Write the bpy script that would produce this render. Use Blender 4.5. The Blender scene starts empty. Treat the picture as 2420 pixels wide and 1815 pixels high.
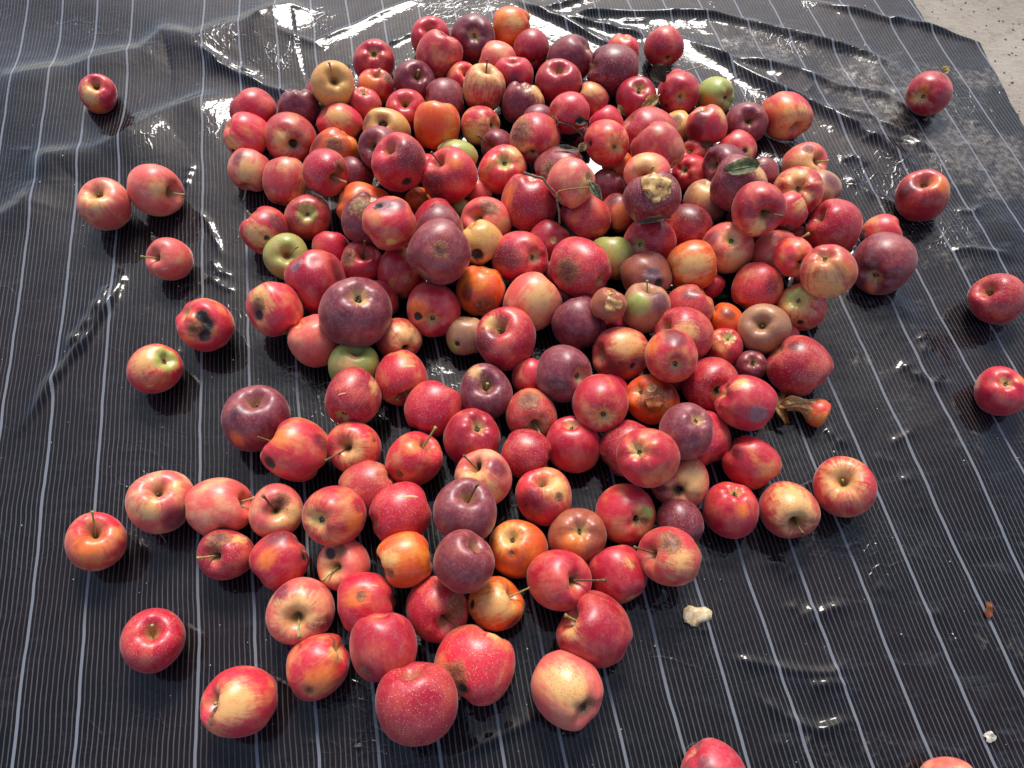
import bpy, bmesh, math, random
import numpy as np
from mathutils import Vector, Matrix, Quaternion

rng = random.Random(11)
scene = bpy.context.scene
COL = scene.collection

# ------------------------------------------------------------------ camera
cam_d = bpy.data.cameras.new('camera')
cam = bpy.data.objects.new('camera', cam_d)
COL.objects.link(cam)
cam.location = (0.0, 0.0, 0.88)
cam.rotation_euler = (math.radians(90 - 61.4), 0, 0)
cam_d.sensor_fit = 'HORIZONTAL'
cam_d.sensor_width = 36.0
cam_d.lens = 36.0 * 1818.0 / 2420.0
cam_d.clip_start = 0.01
cam_d.clip_end = 200
scene.camera = cam

# ------------------------------------------------------------------ light
SUN_EL, SUN_AZ = math.radians(48), math.radians(2)      # azimuth measured from +Y towards +X
world = bpy.data.worlds.new('World')
scene.world = world
world.use_nodes = True
wn = world.node_tree
bg = wn.nodes['Background']
sky = wn.nodes.new('ShaderNodeTexSky')
sky.sky_type = 'NISHITA'
sky.sun_disc = False
sky.sun_elevation = SUN_EL
sky.sun_rotation = SUN_AZ
sky.air_density = 0.8
sky.dust_density = 2.2
sky.ozone_density = 0.0
wn.links.new(sky.outputs[0], bg.inputs[0])
bg.inputs[1].default_value = 0.08

sun_d = bpy.data.lights.new('sun', 'SUN')
sun_d.energy = 1.35
sun_d.angle = math.radians(19)
sun_d.color = (1.0, 0.97, 0.93)
sun = bpy.data.objects.new('sun', sun_d)
COL.objects.link(sun)
sd = Vector((math.sin(SUN_AZ) * math.cos(SUN_EL), math.cos(SUN_AZ) * math.cos(SUN_EL), math.sin(SUN_EL)))
sun.rotation_euler = sd.to_track_quat('Z', 'Y').to_euler()
sun.location = sd * 5

scene.view_settings.view_transform = 'Standard'
scene.view_settings.look = 'None'
scene.view_settings.exposure = 1.5
scene.view_settings.gamma = 1.0
scene.render.engine = 'CYCLES'
scene.cycles.max_bounces = 6
scene.cycles.glossy_bounces = 3
scene.cycles.transparent_max_bounces = 6

# ------------------------------------------------------------------ data (world positions in mm / m)
APPLES = """
-275.1,967.6,63.1,33.2|0.33,-0.51,0.79|Y,0.95,0.35,0,0|s|5.4,-7.8,47.4||yellow apple with upright brown stem at left shoulder of the heap
-223.8,1059.2,33.4,33.4|-0.16,0.42,-0.90|R,1,0.35,0,0|c||k,0.16,-0.48,0.86,0.14|crimson apple with narrow split eye, upper left edge of heap
-218.4,1003.5,28.4,28.4|0.24,0.17,0.96|C,1,0.35,0,0|s|11.5,5.8,30.7|o,-0.19,-0.51,0.84,0.62 p,0.18,-0.48,0.86,0.43 b,0.78,0.03,0.62,0.34|red and orange apple with row of brown scab marks near its short stem
-155.3,1010.1,32.6,32.6|0.30,-0.44,0.85|D,1,0.35,0,0|s|10.7,-14.1,34.7||dark maroon apple with tiny stem, right of the brown scabbed red one
-135.3,1116.7,32.5,32.5|0.03,-0.44,0.90|R,1,0.35,0,0|s||y,0.00,-0.46,0.89,0.17|red apple with pale stem hollow at the upper left tip of heap
-117.8,1058.6,44.2,36.0|0.43,0.36,0.83|C,1.02,0.35,0,0|s|||large plain coral red apple near upper left tip of heap
-106.1,971.0,31.4,31.4|0.94,0.20,-0.26|P,1,0.35,0,0||||dusky maroon apple left of the yellow-shouldered stemmed apple
-229.5,956.0,34.8,26.0|-0.06,-0.17,-0.98|M,1,0.4,0,0|c|||dull brownish pink apple tucked right of the yellow stemmed apple
-165.2,949.8,30.6,30.6|0.06,-0.41,0.91|R,1,0.35,0,0|s||k,0.02,-0.42,0.91,0.10|red apple with open stem hollow above the black scabbed yellow apple
-114.4,906.9,36.1,36.1|0.12,0.65,0.75|O,1.05,0.35,0,0|s||q,0.75,-0.55,0.38|bright orange apple with thin pale scratch in upper left of heap
-191.0,897.5,36.6,34.6|0.05,0.33,-0.94|Y,1,0.35,0,0|c||p,-0.00,-0.41,0.91,0.58 k,-0.06,-0.36,0.93,0.24 d,-0.82,0.02,0.58,0.29|yellow apple with black scab around its eye
-264.8,916.9,32.3,32.3|0.72,-0.09,-0.69|C,1,0.3,0,0|||y,0.14,-0.43,0.89,0.42|rosy apple with faint yellow flush below the yellow stemmed apple
-400.1,942.4,35.3,35.3|-0.75,0.45,0.48|R,0.95,0.35,0,0||||plain crimson apple at the heap's upper left corner
-329.9,944.8,38.6,30.8|-0.07,-0.47,-0.88|D,1,0.35,0,0||||dark purple red apple between crimson corner apple and yellow stemmed apple
-299.3,997.5,25.8,25.8|-0.79,-0.35,-0.51|R,1,0.35,0,0||||sliver of red apple hidden behind the yellow stemmed apple
-398.4,880.8,41.6,33.1|0.71,0.00,-0.71|C,1,0.35,0,0|||y,-0.38,-0.91,0.18,0.42 k,-0.47,-0.88,-0.12,0.14|coral red apple with yellow base at heap's left rim
-334.0,880.5,37.9,37.9|-0.37,0.83,-0.43|M,1,0.3,0,0|c||k,0.37,-0.81,0.45,0.22 y,-0.05,-0.80,0.60,0.39|pink apple with dark hollow eye, second from left rim
-264.9,857.8,33.2,33.2|-0.64,-0.46,-0.62|O,1,0.35,0,0|||p,0.41,-0.47,0.78,0.40 b,0.17,-0.51,0.85,0.42 d,-0.67,-0.14,0.73,0.30|orange apple with brown scab band across its face
-189.8,840.6,55.6,32.0|-0.42,-0.51,0.76|P,1,0.35,0,0|s|||dusky apple behind the big crimson one with two pits
-158.3,790.3,79.2,38.6|-0.30,-0.13,0.95|R,1,0.2,0,1|s||k,0.34,-0.94,-0.03,0.17 d,0.58,-0.33,0.74,0.61|big crimson apple with stem hollow on top and dark wound below
-266.1,788.3,63.6,31.9|0.66,-0.70,0.28|R,1,0.35,0,1|s|34.1,-26.0,6.8|b,0.80,-0.30,0.52,0.30|glossy crimson apple with tan scar and short pale stem
-330.6,796.6,32.1,32.1|-0.00,0.91,0.42|M,1.1,0.5,0,0|c||y,0.69,-0.71,-0.13,0.40|tall salmon striped apple between pale pink and glossy crimson ones
-388.7,825.3,30.3,30.3|-0.03,-0.95,-0.31|S,1,0.35,0,0|s|-7.3,-43.7,-17.4|y,0.18,-0.79,0.58,0.54 d,-0.21,-0.18,0.96,0.38|pale pink apple with long stem hanging over the striped sheet
-234.6,813.2,28.2,27.0|0.43,0.84,0.34|D,1,0.35,0,0||||dusky red apple behind the glossy crimson one with tan scar
-292.8,958.1,18.2,18.2|0.40,0.82,0.41|G,1,0.35,0,0||||green apple barely showing under the yellow stemmed apple
-83.1,845.2,30.8,30.8|0.93,0.07,-0.36|G,1,0.35,0,0|||d,-0.47,0.41,0.78,0.33|green apple with brown blush behind big crimson apple
-88.5,788.4,57.5,38.5|-0.49,-0.02,0.87|R,1,0.35,0,1|s|-23.2,2.4,42.1|o,0.21,-0.29,0.93,0.23 d,-0.50,-0.78,0.37,0.42|large crimson apple with deep stem hollow, right of the double pitted one
-63.1,1107.4,37.4,37.4|-0.10,0.65,-0.75|D,1,0.35,0,0|c|||maroon apple with pink ringed eye left of the orange top apple
-0.2,1139.8,33.7,33.7|-1.00,0.01,-0.07|O,1,0.35,0,0|c||y,0.15,-0.60,0.79,0.33|smooth bright orange apple at the very top of the heap
32.3,1090.1,29.9,29.9|-0.15,0.96,0.24|R,1,0.35,0,0|c||b,0.14,-0.94,-0.30,0.21|small shiny crimson apple with tan eye pointing down, under orange top apple
-22.6,1060.7,31.4,31.4|-0.94,0.34,0.06|S,1,0.35,0,0||||coral apple half hidden behind the pinkish crimson one near the top
3.6,1013.5,41.5,29.9|-0.09,0.24,0.97|R,1.05,0.35,0,0|s||d,-0.00,-0.87,0.48,0.34|dusky pink red apple with rimmed hollow on top
96.0,1064.0,35.0,35.1|-0.80,-0.09,-0.60|D,1,0.35,0,0||||plain dark maroon apple left of the darkest plum apple
182.0,1086.3,28.8,28.8|-0.21,-0.36,-0.91|C,1,0.35,0,0|||y,0.71,-0.70,0.09,0.25|coral apple peeking behind the darkest plum apple
158.7,1029.1,40.4,40.4|0.97,-0.02,-0.23|D,0.97,0.35,0,1||||darkest plum apple, large and glossy near top right
73.5,1003.0,36.5,36.5|-0.00,-0.06,1.00|R,1,0.3,0,0|s||y,-0.01,-0.10,0.99,0.24|red apple with shining rimmed green hollow on its top
-80.1,1020.6,26.8,26.8|0.36,-0.31,0.88|C,1,0.35,0,0|s|||orange red apple behind the streaked one with thin upright stem
-43.9,980.9,45.8,33.8|0.20,0.27,0.94|M,1,0.8,0,0|s|6.1,14.5,41.7|y,0.15,0.00,0.99,0.87|yellow and red streaked apple with thin upright stem
17.6,959.5,33.0,33.0|-0.10,-0.46,-0.88|D,1,0.35,0,0|||y,0.64,0.03,0.77,0.44 y,-0.62,-0.55,-0.56,0.21|maroon apple with cream patch on its shoulder
-47.7,918.0,29.3,29.3|-0.75,0.46,-0.47|C,1,1,0,0|c||y,-0.35,-0.91,0.24,0.59 y,0.59,-0.53,0.61,0.35|red and yellow striped apple with eye facing right
40.5,915.9,41.6,22.7|0.97,0.24,-0.05|P,1,0.35,0,0||||dull maroon apple squeezed between cream patched and half brown apples
84.7,899.9,69.5,30.3|0.97,0.22,-0.01|R,1,0.35,0,1||||bright red apple with fine dots at centre of heap top
125.5,976.9,26.3,26.3|-0.85,0.37,0.38|M,1,0.4,0,0|s|-32.8,18.5,19.3|y,-0.07,-0.16,0.98,0.53|yellow shouldered red apple with thin dark stem by darkest plum apple
32.7,864.0,52.6,36.9|0.09,1.00,-0.02|C,1,0.35,0,0|c||b,-0.73,-0.25,0.64,0.62 y,-0.34,-0.89,0.32,0.27|apple half brown and half bright red
-20.0,874.8,25.9,25.9|-0.57,-0.59,0.57|D,1,0.35,0,0|s|-30.4,-6.1,29.9||dark maroon apple with long thin stem poking left
-13.4,820.4,35.6,35.5|-0.09,0.41,-0.91|C,1,0.6,0,0|c||g,0.08,-0.42,0.90,0.35 y,0.52,0.17,0.84,0.42|red apple with green starred eye facing the camera
137.6,837.4,70.8,31.5|-0.35,0.80,-0.48|C,1,0.3,0,0|c||y,0.38,-0.73,0.57,0.41 g,0.32,-0.80,0.51,0.18 k,-0.88,-0.34,0.33,0.15|orange red apple with green eye facing right and side dent
146.9,923.2,25.5,25.5|-0.52,0.77,0.38|R,1,0.35,0,0||||shaded red apple behind the twig with dark leaves
196.2,973.7,32.0,32.0|-0.02,0.23,-0.97|R,1,0.35,0,0|c||k,-0.03,-0.44,0.90,0.11|glossy crimson apple with open dark eye beside tan leaf
205.9,882.6,41.5,41.6|0.82,-0.31,-0.48|R,1,0.35,0,1||||wide crimson apple with pink dots, right of twig
73.7,809.5,39.8,39.8|-0.93,-0.18,-0.33|P,1,0.35,0,0|c||b,-0.51,-0.52,0.69,0.37|large dusty brownish maroon apple under the curled leaf
80.7,745.0,89.2,32.5|0.56,0.72,0.40|S,1,0.35,0,0|||y,0.55,-0.60,0.58,0.33 p,0.61,-0.29,0.74,0.33 b,0.66,-0.31,0.69,0.17|coral pink apple with scab and small green leaf
138.0,791.1,30.0,26.5|-0.42,-0.43,-0.80|D,1,0.35,0,0||||dull maroon apple right of the coral pink scabbed one
98.4,903.6,23.2,23.2|-0.82,-0.11,-0.56|D,1,0.35,0,0||||dark apple shaded behind the dark leaves
159.5,832.1,25.0,25.0|0.96,0.27,0.10|O,1,0.35,0,0||||orange apple in the deep gap right of heap centre
250.3,1094.5,32.0,32.0|-0.23,0.97,0.13|R,1,0.35,0,1|c||b,0.21,-0.96,-0.18,0.20|dotted crimson apple with tan eye at heap's top right tip
208.7,822.5,75.0,34.8|-0.61,0.75,0.26|M,1.05,0.4,0,0|||y,0.71,-0.70,-0.08,0.32 p,0.68,-0.73,0.07,0.36|salmon apple with yellow speckled lower corner
189.2,766.0,80.8,31.8|-0.34,-0.71,0.61|S,1,0.3,0,0|s|0.5,-17.4,34.1|y,-0.28,-0.16,0.95,0.58|salmon apple with yellow top and thin stem above the rotting bitten apple
255.6,919.1,23.9,23.9|0.91,0.33,0.26|Y,1,0.35,0,0|||b,-0.31,-0.29,0.90,0.43|brownish yellow apple behind the wide crimson dotted apple
263.2,984.8,33.0,33.0|0.07,0.86,-0.51|R,1,0.35,0,0|c||k,-0.67,-0.73,-0.10,0.12|crimson apple with round ringed eye facing camera
322.8,984.4,28.1,28.1|-0.52,0.71,-0.47|G,1,0.35,0,0|c||k,0.46,-0.74,0.48,0.09 o,-0.60,-0.74,0.30,0.37|yellow green apple with dark eye at right of heap top
271.0,1037.6,16.4,16.4|-0.58,-0.19,-0.79|S,1,0.35,0,0||||small pale pink apple peeking over crimson ringed eye apple
292.5,897.9,49.0,30.4|0.36,-0.50,-0.79|C,1,0.35,0,0|||y,0.61,-0.14,0.78,0.27 d,-0.49,-0.18,0.85,0.43 d,-0.70,-0.68,0.20,0.49|coral apple with orange nick on its shoulder
359.4,917.5,32.0,32.0|-0.08,-0.52,0.85|P,1,0.3,0,0|s|6.9,-17.4,37.6||maroon apple with short black stem beside red and gold apple
421.4,933.1,35.9,35.9|0.40,-0.92,0.01|C,1,0.3,0,0|s||y,0.24,-0.87,0.44,0.61 y,-0.34,-0.93,-0.13,0.37 o,-0.35,-0.61,0.71,0.47|red and gold apple at the heap's upper right rim
338.9,861.9,29.9,29.9|-0.63,0.76,0.16|R,1,0.35,0,1|||y,0.48,-0.71,0.51,0.28 k,0.13,-0.65,0.75,0.09|dotted crimson apple with tan cracked side below maroon stemmed apple
275.8,863.6,21.5,21.5|-0.60,-0.23,0.77|C,1,0.35,0,0|s|||small orange red apple beside white flake
310.6,808.2,52.1,32.6|-0.88,-0.19,0.43|D,1,0.35,0,0|s|||dusky maroon apple above the apple carrying a flat leaf
312.3,750.2,79.3,36.7|-0.68,0.73,0.07|P,1,0.35,0,1|||y,0.58,-0.22,0.79,0.25|maroon apple carrying a flat olive leaf
371.2,818.1,24.9,24.9|-0.15,0.89,0.43|P,1,0.35,0,0||||dull pink apple between leaf carrying apple and striped gold one
265.2,821.5,26.7,26.7|0.57,0.41,-0.71|R,1,0.35,0,0|c||g,-0.55,-0.43,0.72,0.17|glossy crimson apple with small green eye right of salmon stemmed one
436.3,837.5,30.2,30.2|0.49,-0.47,0.73|S,1,0.35,0,0|s|22.9,-19.3,25.6|y,-0.24,-0.63,0.74,0.65 p,-0.04,-0.29,0.96,0.27 b,-0.12,0.10,0.99,0.27|pale pink and gold apple with brown scab at right rim
186.6,706.4,101.5,38.0|-0.12,0.89,0.44|D,0.85,0.35,0,1|||w,0.01,-0.35,0.94,0.47 b,-0.28,-0.15,0.95,0.20 b,0.45,-0.04,0.89,0.23|rotting dark apple torn open to show tan flesh
403.8,757.3,55.6,35.8|0.31,0.50,-0.81|C,1,1.2,0,0|c||y,-0.38,-0.07,0.92,0.43 y,-0.69,-0.47,0.55,0.26 y,0.08,-0.78,0.62,0.21|red and gold striped apple with pale eye facing camera at right
448.4,785.0,29.2,29.2|-0.69,0.72,-0.05|T,1,0.35,0,0|||d,0.26,-0.21,0.94,0.38|dusty tan and pink apple behind the red and gold striped one
278.9,765.2,30.6,30.6|-0.01,-0.55,-0.83|T,1,0.35,0,0|||d,0.47,-0.34,0.81,0.63 y,-0.29,-0.29,0.91,0.47|pale tan apple with pink cheek right of torn open apple
324.1,690.0,99.2,34.4|0.13,-0.84,0.53|R,1,0.5,0,0|s|19.5,-35.7,25.4|y,-0.16,-0.99,0.05,0.25|large rosy apple with stem hollow facing lower right
376.1,710.4,67.5,25.8|0.80,0.44,0.41|R,1,0.35,0,0|||y,0.35,-0.28,0.89,0.29 b,-0.12,-0.98,-0.16,0.35|pinkish red apple behind the large rosy one with stem hollow
413.5,712.0,14.5,14.5|-0.16,-0.52,-0.84|S,1,0.35,0,0||||sliver of salmon apple above stemmed orange apple
446.9,703.0,45.3,36.7|-0.82,0.17,0.55|R,1,0.35,0,1|s||b,-0.83,0.01,0.55,0.21|deep red apple at right side with dark wrinkled hollow
250.2,712.2,32.7,32.7|-0.81,0.59,-0.07|R,1,0.35,0,1|||d,-0.07,0.05,1.00,0.63|red apple with dark purple top below the torn open apple
369.5,628.8,73.3,25.5|-0.18,0.83,-0.52|C,1,0.35,0,0|c||k,0.12,-0.83,0.54,0.09|glossy bright red apple with eye facing lower right, half covered by orange one
361.9,662.1,33.0,33.0|0.16,-0.10,0.98|S,1,0.2,0,0|s|30.2,-1.8,50.8|y,0.13,-0.82,0.56,0.55|orange apple with long straw coloured stem
295.6,671.0,40.5,35.5|0.05,0.30,-0.95|S,1,0.4,0,0|c||y,-0.07,-0.30,0.95,0.39 g,-0.03,-0.35,0.94,0.15 y,0.02,-0.98,0.20,0.52 d,-0.83,0.01,0.56,0.35|salmon apple with pale green eye and yellow base
190.1,683.9,35.3,35.3|0.59,0.57,-0.58|R,1,0.35,0,1|c||g,-0.57,-0.57,0.59,0.24|crimson dotted apple with green eye facing left
240.4,635.1,46.2,33.3|0.95,0.26,0.16|O,1,0.1,0,0|||y,-0.19,-0.55,0.81,0.59|plain golden orange apple right of the mouldy brown one
329.1,608.1,33.2,33.2|0.51,0.75,0.42|C,1,0.35,0,1|||d,0.31,-0.40,0.86,0.32|orange red apple with pale dots in right part of heap
398.9,590.3,95.5,33.3|0.46,-0.06,-0.88|M,1,0.4,0,0|c||y,-0.26,-0.96,0.07,0.71 p,-0.39,-0.92,0.08,0.50 o,0.39,-0.54,0.75,0.25|gold and rose apple with rimmed eye at right edge
385.1,579.9,31.5,31.4|0.51,0.18,-0.84|C,1,0.35,0,0|c||g,-0.53,-0.09,0.84,0.51 y,-0.55,-0.24,0.80,0.79 k,-0.29,-0.94,0.17,0.13|green topped red apple with black hole in its side
237.0,578.7,31.5,31.5|-0.66,-0.30,-0.69|M,1,0.35,0,1|||d,-0.16,0.04,0.99,0.28|plain dusty red apple above the large dotted one
274.0,624.8,17.2,17.2|-0.55,-0.37,-0.75|R,1,0.35,0,0||||sliver of red apple beneath the golden orange one
218.9,525.2,49.9,34.4|-0.88,-0.01,0.48|R,1,0.35,0,1|s||g,-0.93,0.00,0.36,0.21 y,-0.17,-0.48,0.86,0.33|large red apple with heavy pink dots and stem hollow at left
282.7,564.5,22.6,22.6|0.78,-0.51,-0.38|O,1,0.35,0,0|||d,-0.05,-0.17,0.98,0.39|brownish orange apple behind tan russet apple
328.4,542.9,33.3,33.3|-0.40,-0.29,0.87|T,1,0.1,0,0|s||p,0.29,-0.84,0.46,0.35|tan russet apple with stem stub facing camera
275.5,521.7,24.5,24.5|-0.04,-0.06,-1.00|C,1,0.7,0,1|c||g,0.05,0.04,1.00,0.36|streaky rose apple with pale green eye left of tan russet apple
366.2,548.0,14.0,14.0|0.88,-0.43,-0.20|C,1,0.35,0,0||||sliver of orange red apple behind tan russet apple
194.0,476.7,74.6,31.8|0.01,0.77,-0.64|C,1,0.35,0,0|c||y,-0.03,-0.76,0.65,0.12 d,-0.01,0.34,0.94,0.48 o,-0.85,0.08,0.53,0.26|red apple with round tan eye inside shining ring
361.9,485.7,37.6,37.6|0.81,-0.53,-0.25|R,0.95,0.35,0,1|||d,-0.35,0.24,0.91,0.22|large deep crimson apple at lower right rim above the eaten core
307.7,495.2,20.5,20.5|0.10,0.25,-0.96|P,1,0.35,0,0|c||k,-0.12,-0.34,0.93,0.18|dusky shrivelled apple with dark eye under tan russet apple
249.1,460.4,34.1,34.1|-0.10,0.69,-0.71|R,1,0.35,0,1|c||k,0.07,-0.69,0.72,0.12|dotted red apple with dark slit eye facing lower right
276.8,418.4,67.1,32.2|0.91,-0.38,-0.17|R,1,0.35,0,0|||v,0.20,-0.79,0.58,0.35 y,-0.31,0.33,0.89,0.25|crimson apple with round purple bruise
199.8,375.1,78.2,31.9|-0.32,-0.14,-0.94|V,1,0.35,0,0|c|||dark plum apple with wrinkled eye on lower right heap
231.9,385.7,31.6,31.6|-0.37,0.93,0.04|R,1,0.35,0,1||||deep red apple behind the wrinkled plum apple
284.5,357.8,31.8,31.8|0.78,-0.58,-0.26|C,1,0.35,0,0|||d,-0.69,0.01,0.72,0.25|plain coral red apple right of wrinkled plum apple
387.2,323.3,34.6,34.6|-0.39,-0.06,0.92|C,0.93,0.35,0,0|s||y,-0.45,-0.01,0.89,0.61|red apple with broad yellow top, rightmost of lower row
196.7,330.4,32.4,32.4|0.28,0.66,-0.70|S,1,0.35,0,0|c||b,-0.28,-0.64,0.72,0.26 k,-0.20,-0.68,0.71,0.12 y,0.25,-0.28,0.93,0.57 d,-0.83,-0.32,0.46,0.24|cream and pink apple with brown scarred eye
252.9,298.4,31.8,31.8|-0.01,-0.45,-0.89|R,1,0.3,0,0|c||k,-0.02,0.38,0.93,0.10 o,0.14,-0.39,0.91,0.20|rosy crimson apple with dark eye on top, in lower right row
318.1,296.9,32.2,32.2|-0.04,-0.77,0.64|M,1,0.2,0,0|s|3.3,-35.4,23.2|y,-0.07,-0.08,0.99,0.75 p,-0.05,0.05,1.00,0.60|yellow apple with pink left cheek, stem hanging down
173.6,441.2,30.7,30.7|0.71,-0.09,-0.70|O,1,0.35,0,0|c||b,-0.13,-0.41,0.90,0.55 w,-0.15,0.07,0.99,0.18 d,0.63,0.02,0.78,0.37|collapsed apple with wet brown decay
139.7,504.8,34.2,34.2|-0.93,-0.20,0.31|M,1,0.2,0,0|s||v,0.50,-0.75,0.44,0.32 k,0.38,-0.82,0.43,0.11 y,0.15,-0.20,0.97,0.47 d,-0.23,-0.85,0.48,0.38|orange apple with grey mould on its lower right
23.3,478.3,23.8,23.8|0.18,0.92,0.35|C,1,0.35,0,0||4.8,27.8,11.1||orange red apple behind the plum apple with dark eye
64.2,464.4,53.3,34.4|-0.60,0.45,-0.66|V,1,0.35,0,0|c||d,-0.36,-0.80,0.48,0.40|plum apple with dark eye facing right, centre of heap's lower half
105.8,420.6,60.2,32.8|-0.04,0.86,-0.51|C,1,0.3,0,0|c||y,0.03,-0.86,0.52,0.35 g,0.03,-0.84,0.55,0.15|coral apple with yellow green eye facing down
139.6,373.3,34.3,34.3|0.77,0.62,0.13|R,1,0.35,0,1||||deep red apple behind coral apple with pale off centre eye
150.5,340.4,85.5,33.9|0.50,0.13,-0.86|C,1,0.3,0,0|c||y,-0.56,-0.07,0.83,0.24 g,-0.47,-0.15,0.87,0.09|coral apple with pale eye facing left, on lower heap
73.9,379.8,32.1,32.1|0.14,-0.52,-0.84|R,1,0.35,0,0|c||k,-0.14,0.36,0.92,0.09|bright red apple with eye on top, right of heap's lower middle
17.9,366.1,32.5,29.1|-0.92,0.38,-0.12|R,1,0.35,0,1|||y,0.93,-0.28,0.23,0.16|deep crimson dotted apple above the gold cheeked one
23.5,420.7,31.4,31.4|0.19,-0.83,0.52|M,1,0.35,0,1|s|10.7,-36.5,16.0|b,-0.11,0.14,0.98,0.45 y,0.25,-0.80,0.55,0.27|brownish apple with white stem hollow facing down
-47.6,387.9,34.5,34.5|-0.29,-0.04,-0.96|R,1,0.35,0,0|c||k,0.26,-0.05,0.96,0.12|crimson apple with deep brown eye hollow, heap's lower left
-33.5,447.6,33.6,33.6|0.09,-0.11,0.99|V,1,0.35,0,0|s|4.1,-6.2,37.2|y,-0.30,0.31,0.90,0.21|dusky mauve apple with yellow smear by its stem
-31.9,331.0,44.5,32.2|-0.39,0.21,0.90|S,1,0.5,0,0|s|-22.7,13.3,36.1|k,-0.29,0.37,0.88,0.17 y,-0.41,-0.30,0.86,0.49 y,0.16,-0.77,0.62,0.40 d,0.48,0.05,0.87,0.36|cream and rose apple with rotten stem hollow
37.3,312.6,32.8,32.8|-0.12,0.37,0.92|C,1,0.35,0,0|s||y,0.37,0.04,0.93,0.44 b,0.45,-0.33,0.83,0.15 d,-0.48,-0.52,0.71,0.48|crimson apple with gold cheek and tan scar
-6.7,521.8,42.4,38.6|-0.27,-0.04,0.96|R,1,0.35,0,1|s||y,-0.52,0.19,0.83,0.26 d,-0.67,-0.36,0.66,0.41|large crimson apple with orange hollow, in the shade of the heap middle
-59.4,539.2,25.6,25.6|0.07,-0.69,-0.72|T,1,0.35,0,0|||g,-0.61,-0.78,0.15,0.32 k,-0.45,-0.80,0.40,0.10|khaki apple with split green edge over bare sheet
88.3,550.1,34.1,34.1|-0.34,0.90,0.26|V,1,0.1,0,0||||plum coloured apple in the middle of heap
25.7,581.7,36.8,36.8|0.65,0.72,0.22|S,1,0.4,0,0|||y,0.26,-0.46,0.85,0.53 y,0.06,-0.96,0.27,0.33|peach and gold apple without visible eye at the middle
-40.7,602.9,34.6,34.6|-0.20,-0.64,-0.74|O,1,0.35,0,0|c||b,0.16,-0.95,0.28,0.44 d,-0.54,-0.55,0.63,0.31 k,0.91,0.33,0.26,0.13|brownish orange apple with knobbly top and shiny bruise
11.4,649.5,46.1,35.6|-0.62,0.46,-0.63|R,1,0.35,0,1|c||y,0.58,-0.50,0.65,0.18 d,-0.66,-0.43,0.62,0.56|crimson purple apple with pale eye facing right
91.2,623.5,57.2,37.6|-0.71,0.69,-0.14|R,1.03,0.35,0,1|c||b,-0.61,-0.59,0.53,0.48 y,0.65,-0.72,0.24,0.14|tall red apple with brown bruised left side and tan eye at lower right
-43.0,669.3,54.1,28.8|0.56,-0.44,-0.70|Y,1,0.3,0,0|||k,-0.13,-0.96,0.26,0.27 p,-0.07,-0.46,0.88,0.43|cream apple with large black hole beneath
-36.4,722.5,34.4,34.4|-0.45,-0.39,0.80|S,1,0.35,0,0|s||y,0.76,-0.57,0.32,0.37 b,0.16,-0.10,0.98,0.37|dusty tan pink apple behind cream apple with black hole
24.4,750.5,40.5,40.5|-0.09,-0.56,-0.83|R,1,0.35,0,1|||o,-0.76,-0.14,0.64,0.24|large bright crimson apple with many pale dots at heap centre
52.0,689.4,29.7,29.7|0.53,0.78,0.35|R,1,0.35,0,0|||w,0.19,-0.52,0.83,0.19|red apple with square tan wound
101.4,726.3,35.9,33.9|0.93,0.35,0.09|R,1,0.35,0,1|||d,-0.57,0.22,0.79,0.51 o,-0.44,-0.56,0.70,0.19|dark rose apple with small orange glow, below coral pink one
152.1,744.9,26.9,26.9|0.54,0.73,0.41|M,1,0.35,0,0|||o,0.11,-0.71,0.70,0.48 d,-0.25,0.28,0.93,0.48|orange and purple apple behind the dark rose one
135.6,658.8,31.3,31.3|0.16,0.90,0.41|G,1,0.35,0,0|||o,-0.30,-0.93,0.24,0.54 d,0.24,-0.97,-0.11,0.30|green and pink apple beside the tall bruised red one
123.5,555.0,72.1,23.3|-0.40,-0.55,-0.73|B,1,0.35,0,0|||w,0.05,0.34,0.94,0.31|small collapsed brown apple with glistening torn skin
-49.0,791.4,18.6,18.6|0.50,-0.43,-0.75|S,1,0.35,0,0||||sliver of pale pink apple below green eyed apple
-76.2,763.5,15.2,15.2|0.93,0.05,-0.37|G,1,0.35,0,0||||sliver of green apple in gap left of centre
181.3,622.0,39.5,33.6|-0.38,0.88,0.27|B,1,0.2,0,0|||v,0.09,-0.57,0.82,0.38 k,0.36,-0.73,0.58,0.18|brown mouldy apple with grey furry patch
173.9,565.4,48.0,29.9|0.07,0.50,0.86|T,1.1,0.35,0,0|s|-1.4,21.5,32.2|g,-0.52,-0.37,0.77,0.47 d,0.43,-0.21,0.88,0.44|small pinkish apple with lime green cheek and upright stem
56.6,646.4,17.7,17.7|0.98,0.05,-0.21|P,1,0.35,0,0||||sliver of maroon apple between two crimson apples
71.3,605.2,15.9,15.9|-0.91,0.40,-0.09|P,1,0.35,0,0||||sliver of dusky apple above the middle plum coloured one
141.4,564.3,18.5,18.5|0.90,-0.28,-0.33|R,1,0.35,0,0||||dark red apple in gap below small brown collapsed one
-93.5,620.5,93.2,39.3|0.59,0.77,0.23|P,1,0.5,0,0|||b,0.15,-0.53,0.84,0.26|large russet veined purple apple at heap's left middle
-107.1,722.0,32.9,32.9|0.71,0.68,0.17|R,1,0.35,0,0||||red apple showing its top above dull rose apple
-97.0,679.4,70.0,30.6|-0.67,0.67,0.32|P,1,0.35,0,0||||dull rose apple above the large russet veined purple one
-137.7,776.6,18.5,18.5|-0.89,-0.23,-0.39|O,1,0.35,0,0||||small orange apple in gap below big double pitted one
-212.3,749.0,36.1,36.1|0.86,0.04,-0.51|O,1,0.3,0,0|||b,0.23,-0.21,0.95,0.20|orange apple with brown nick behind khaki shrunken apple
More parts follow.
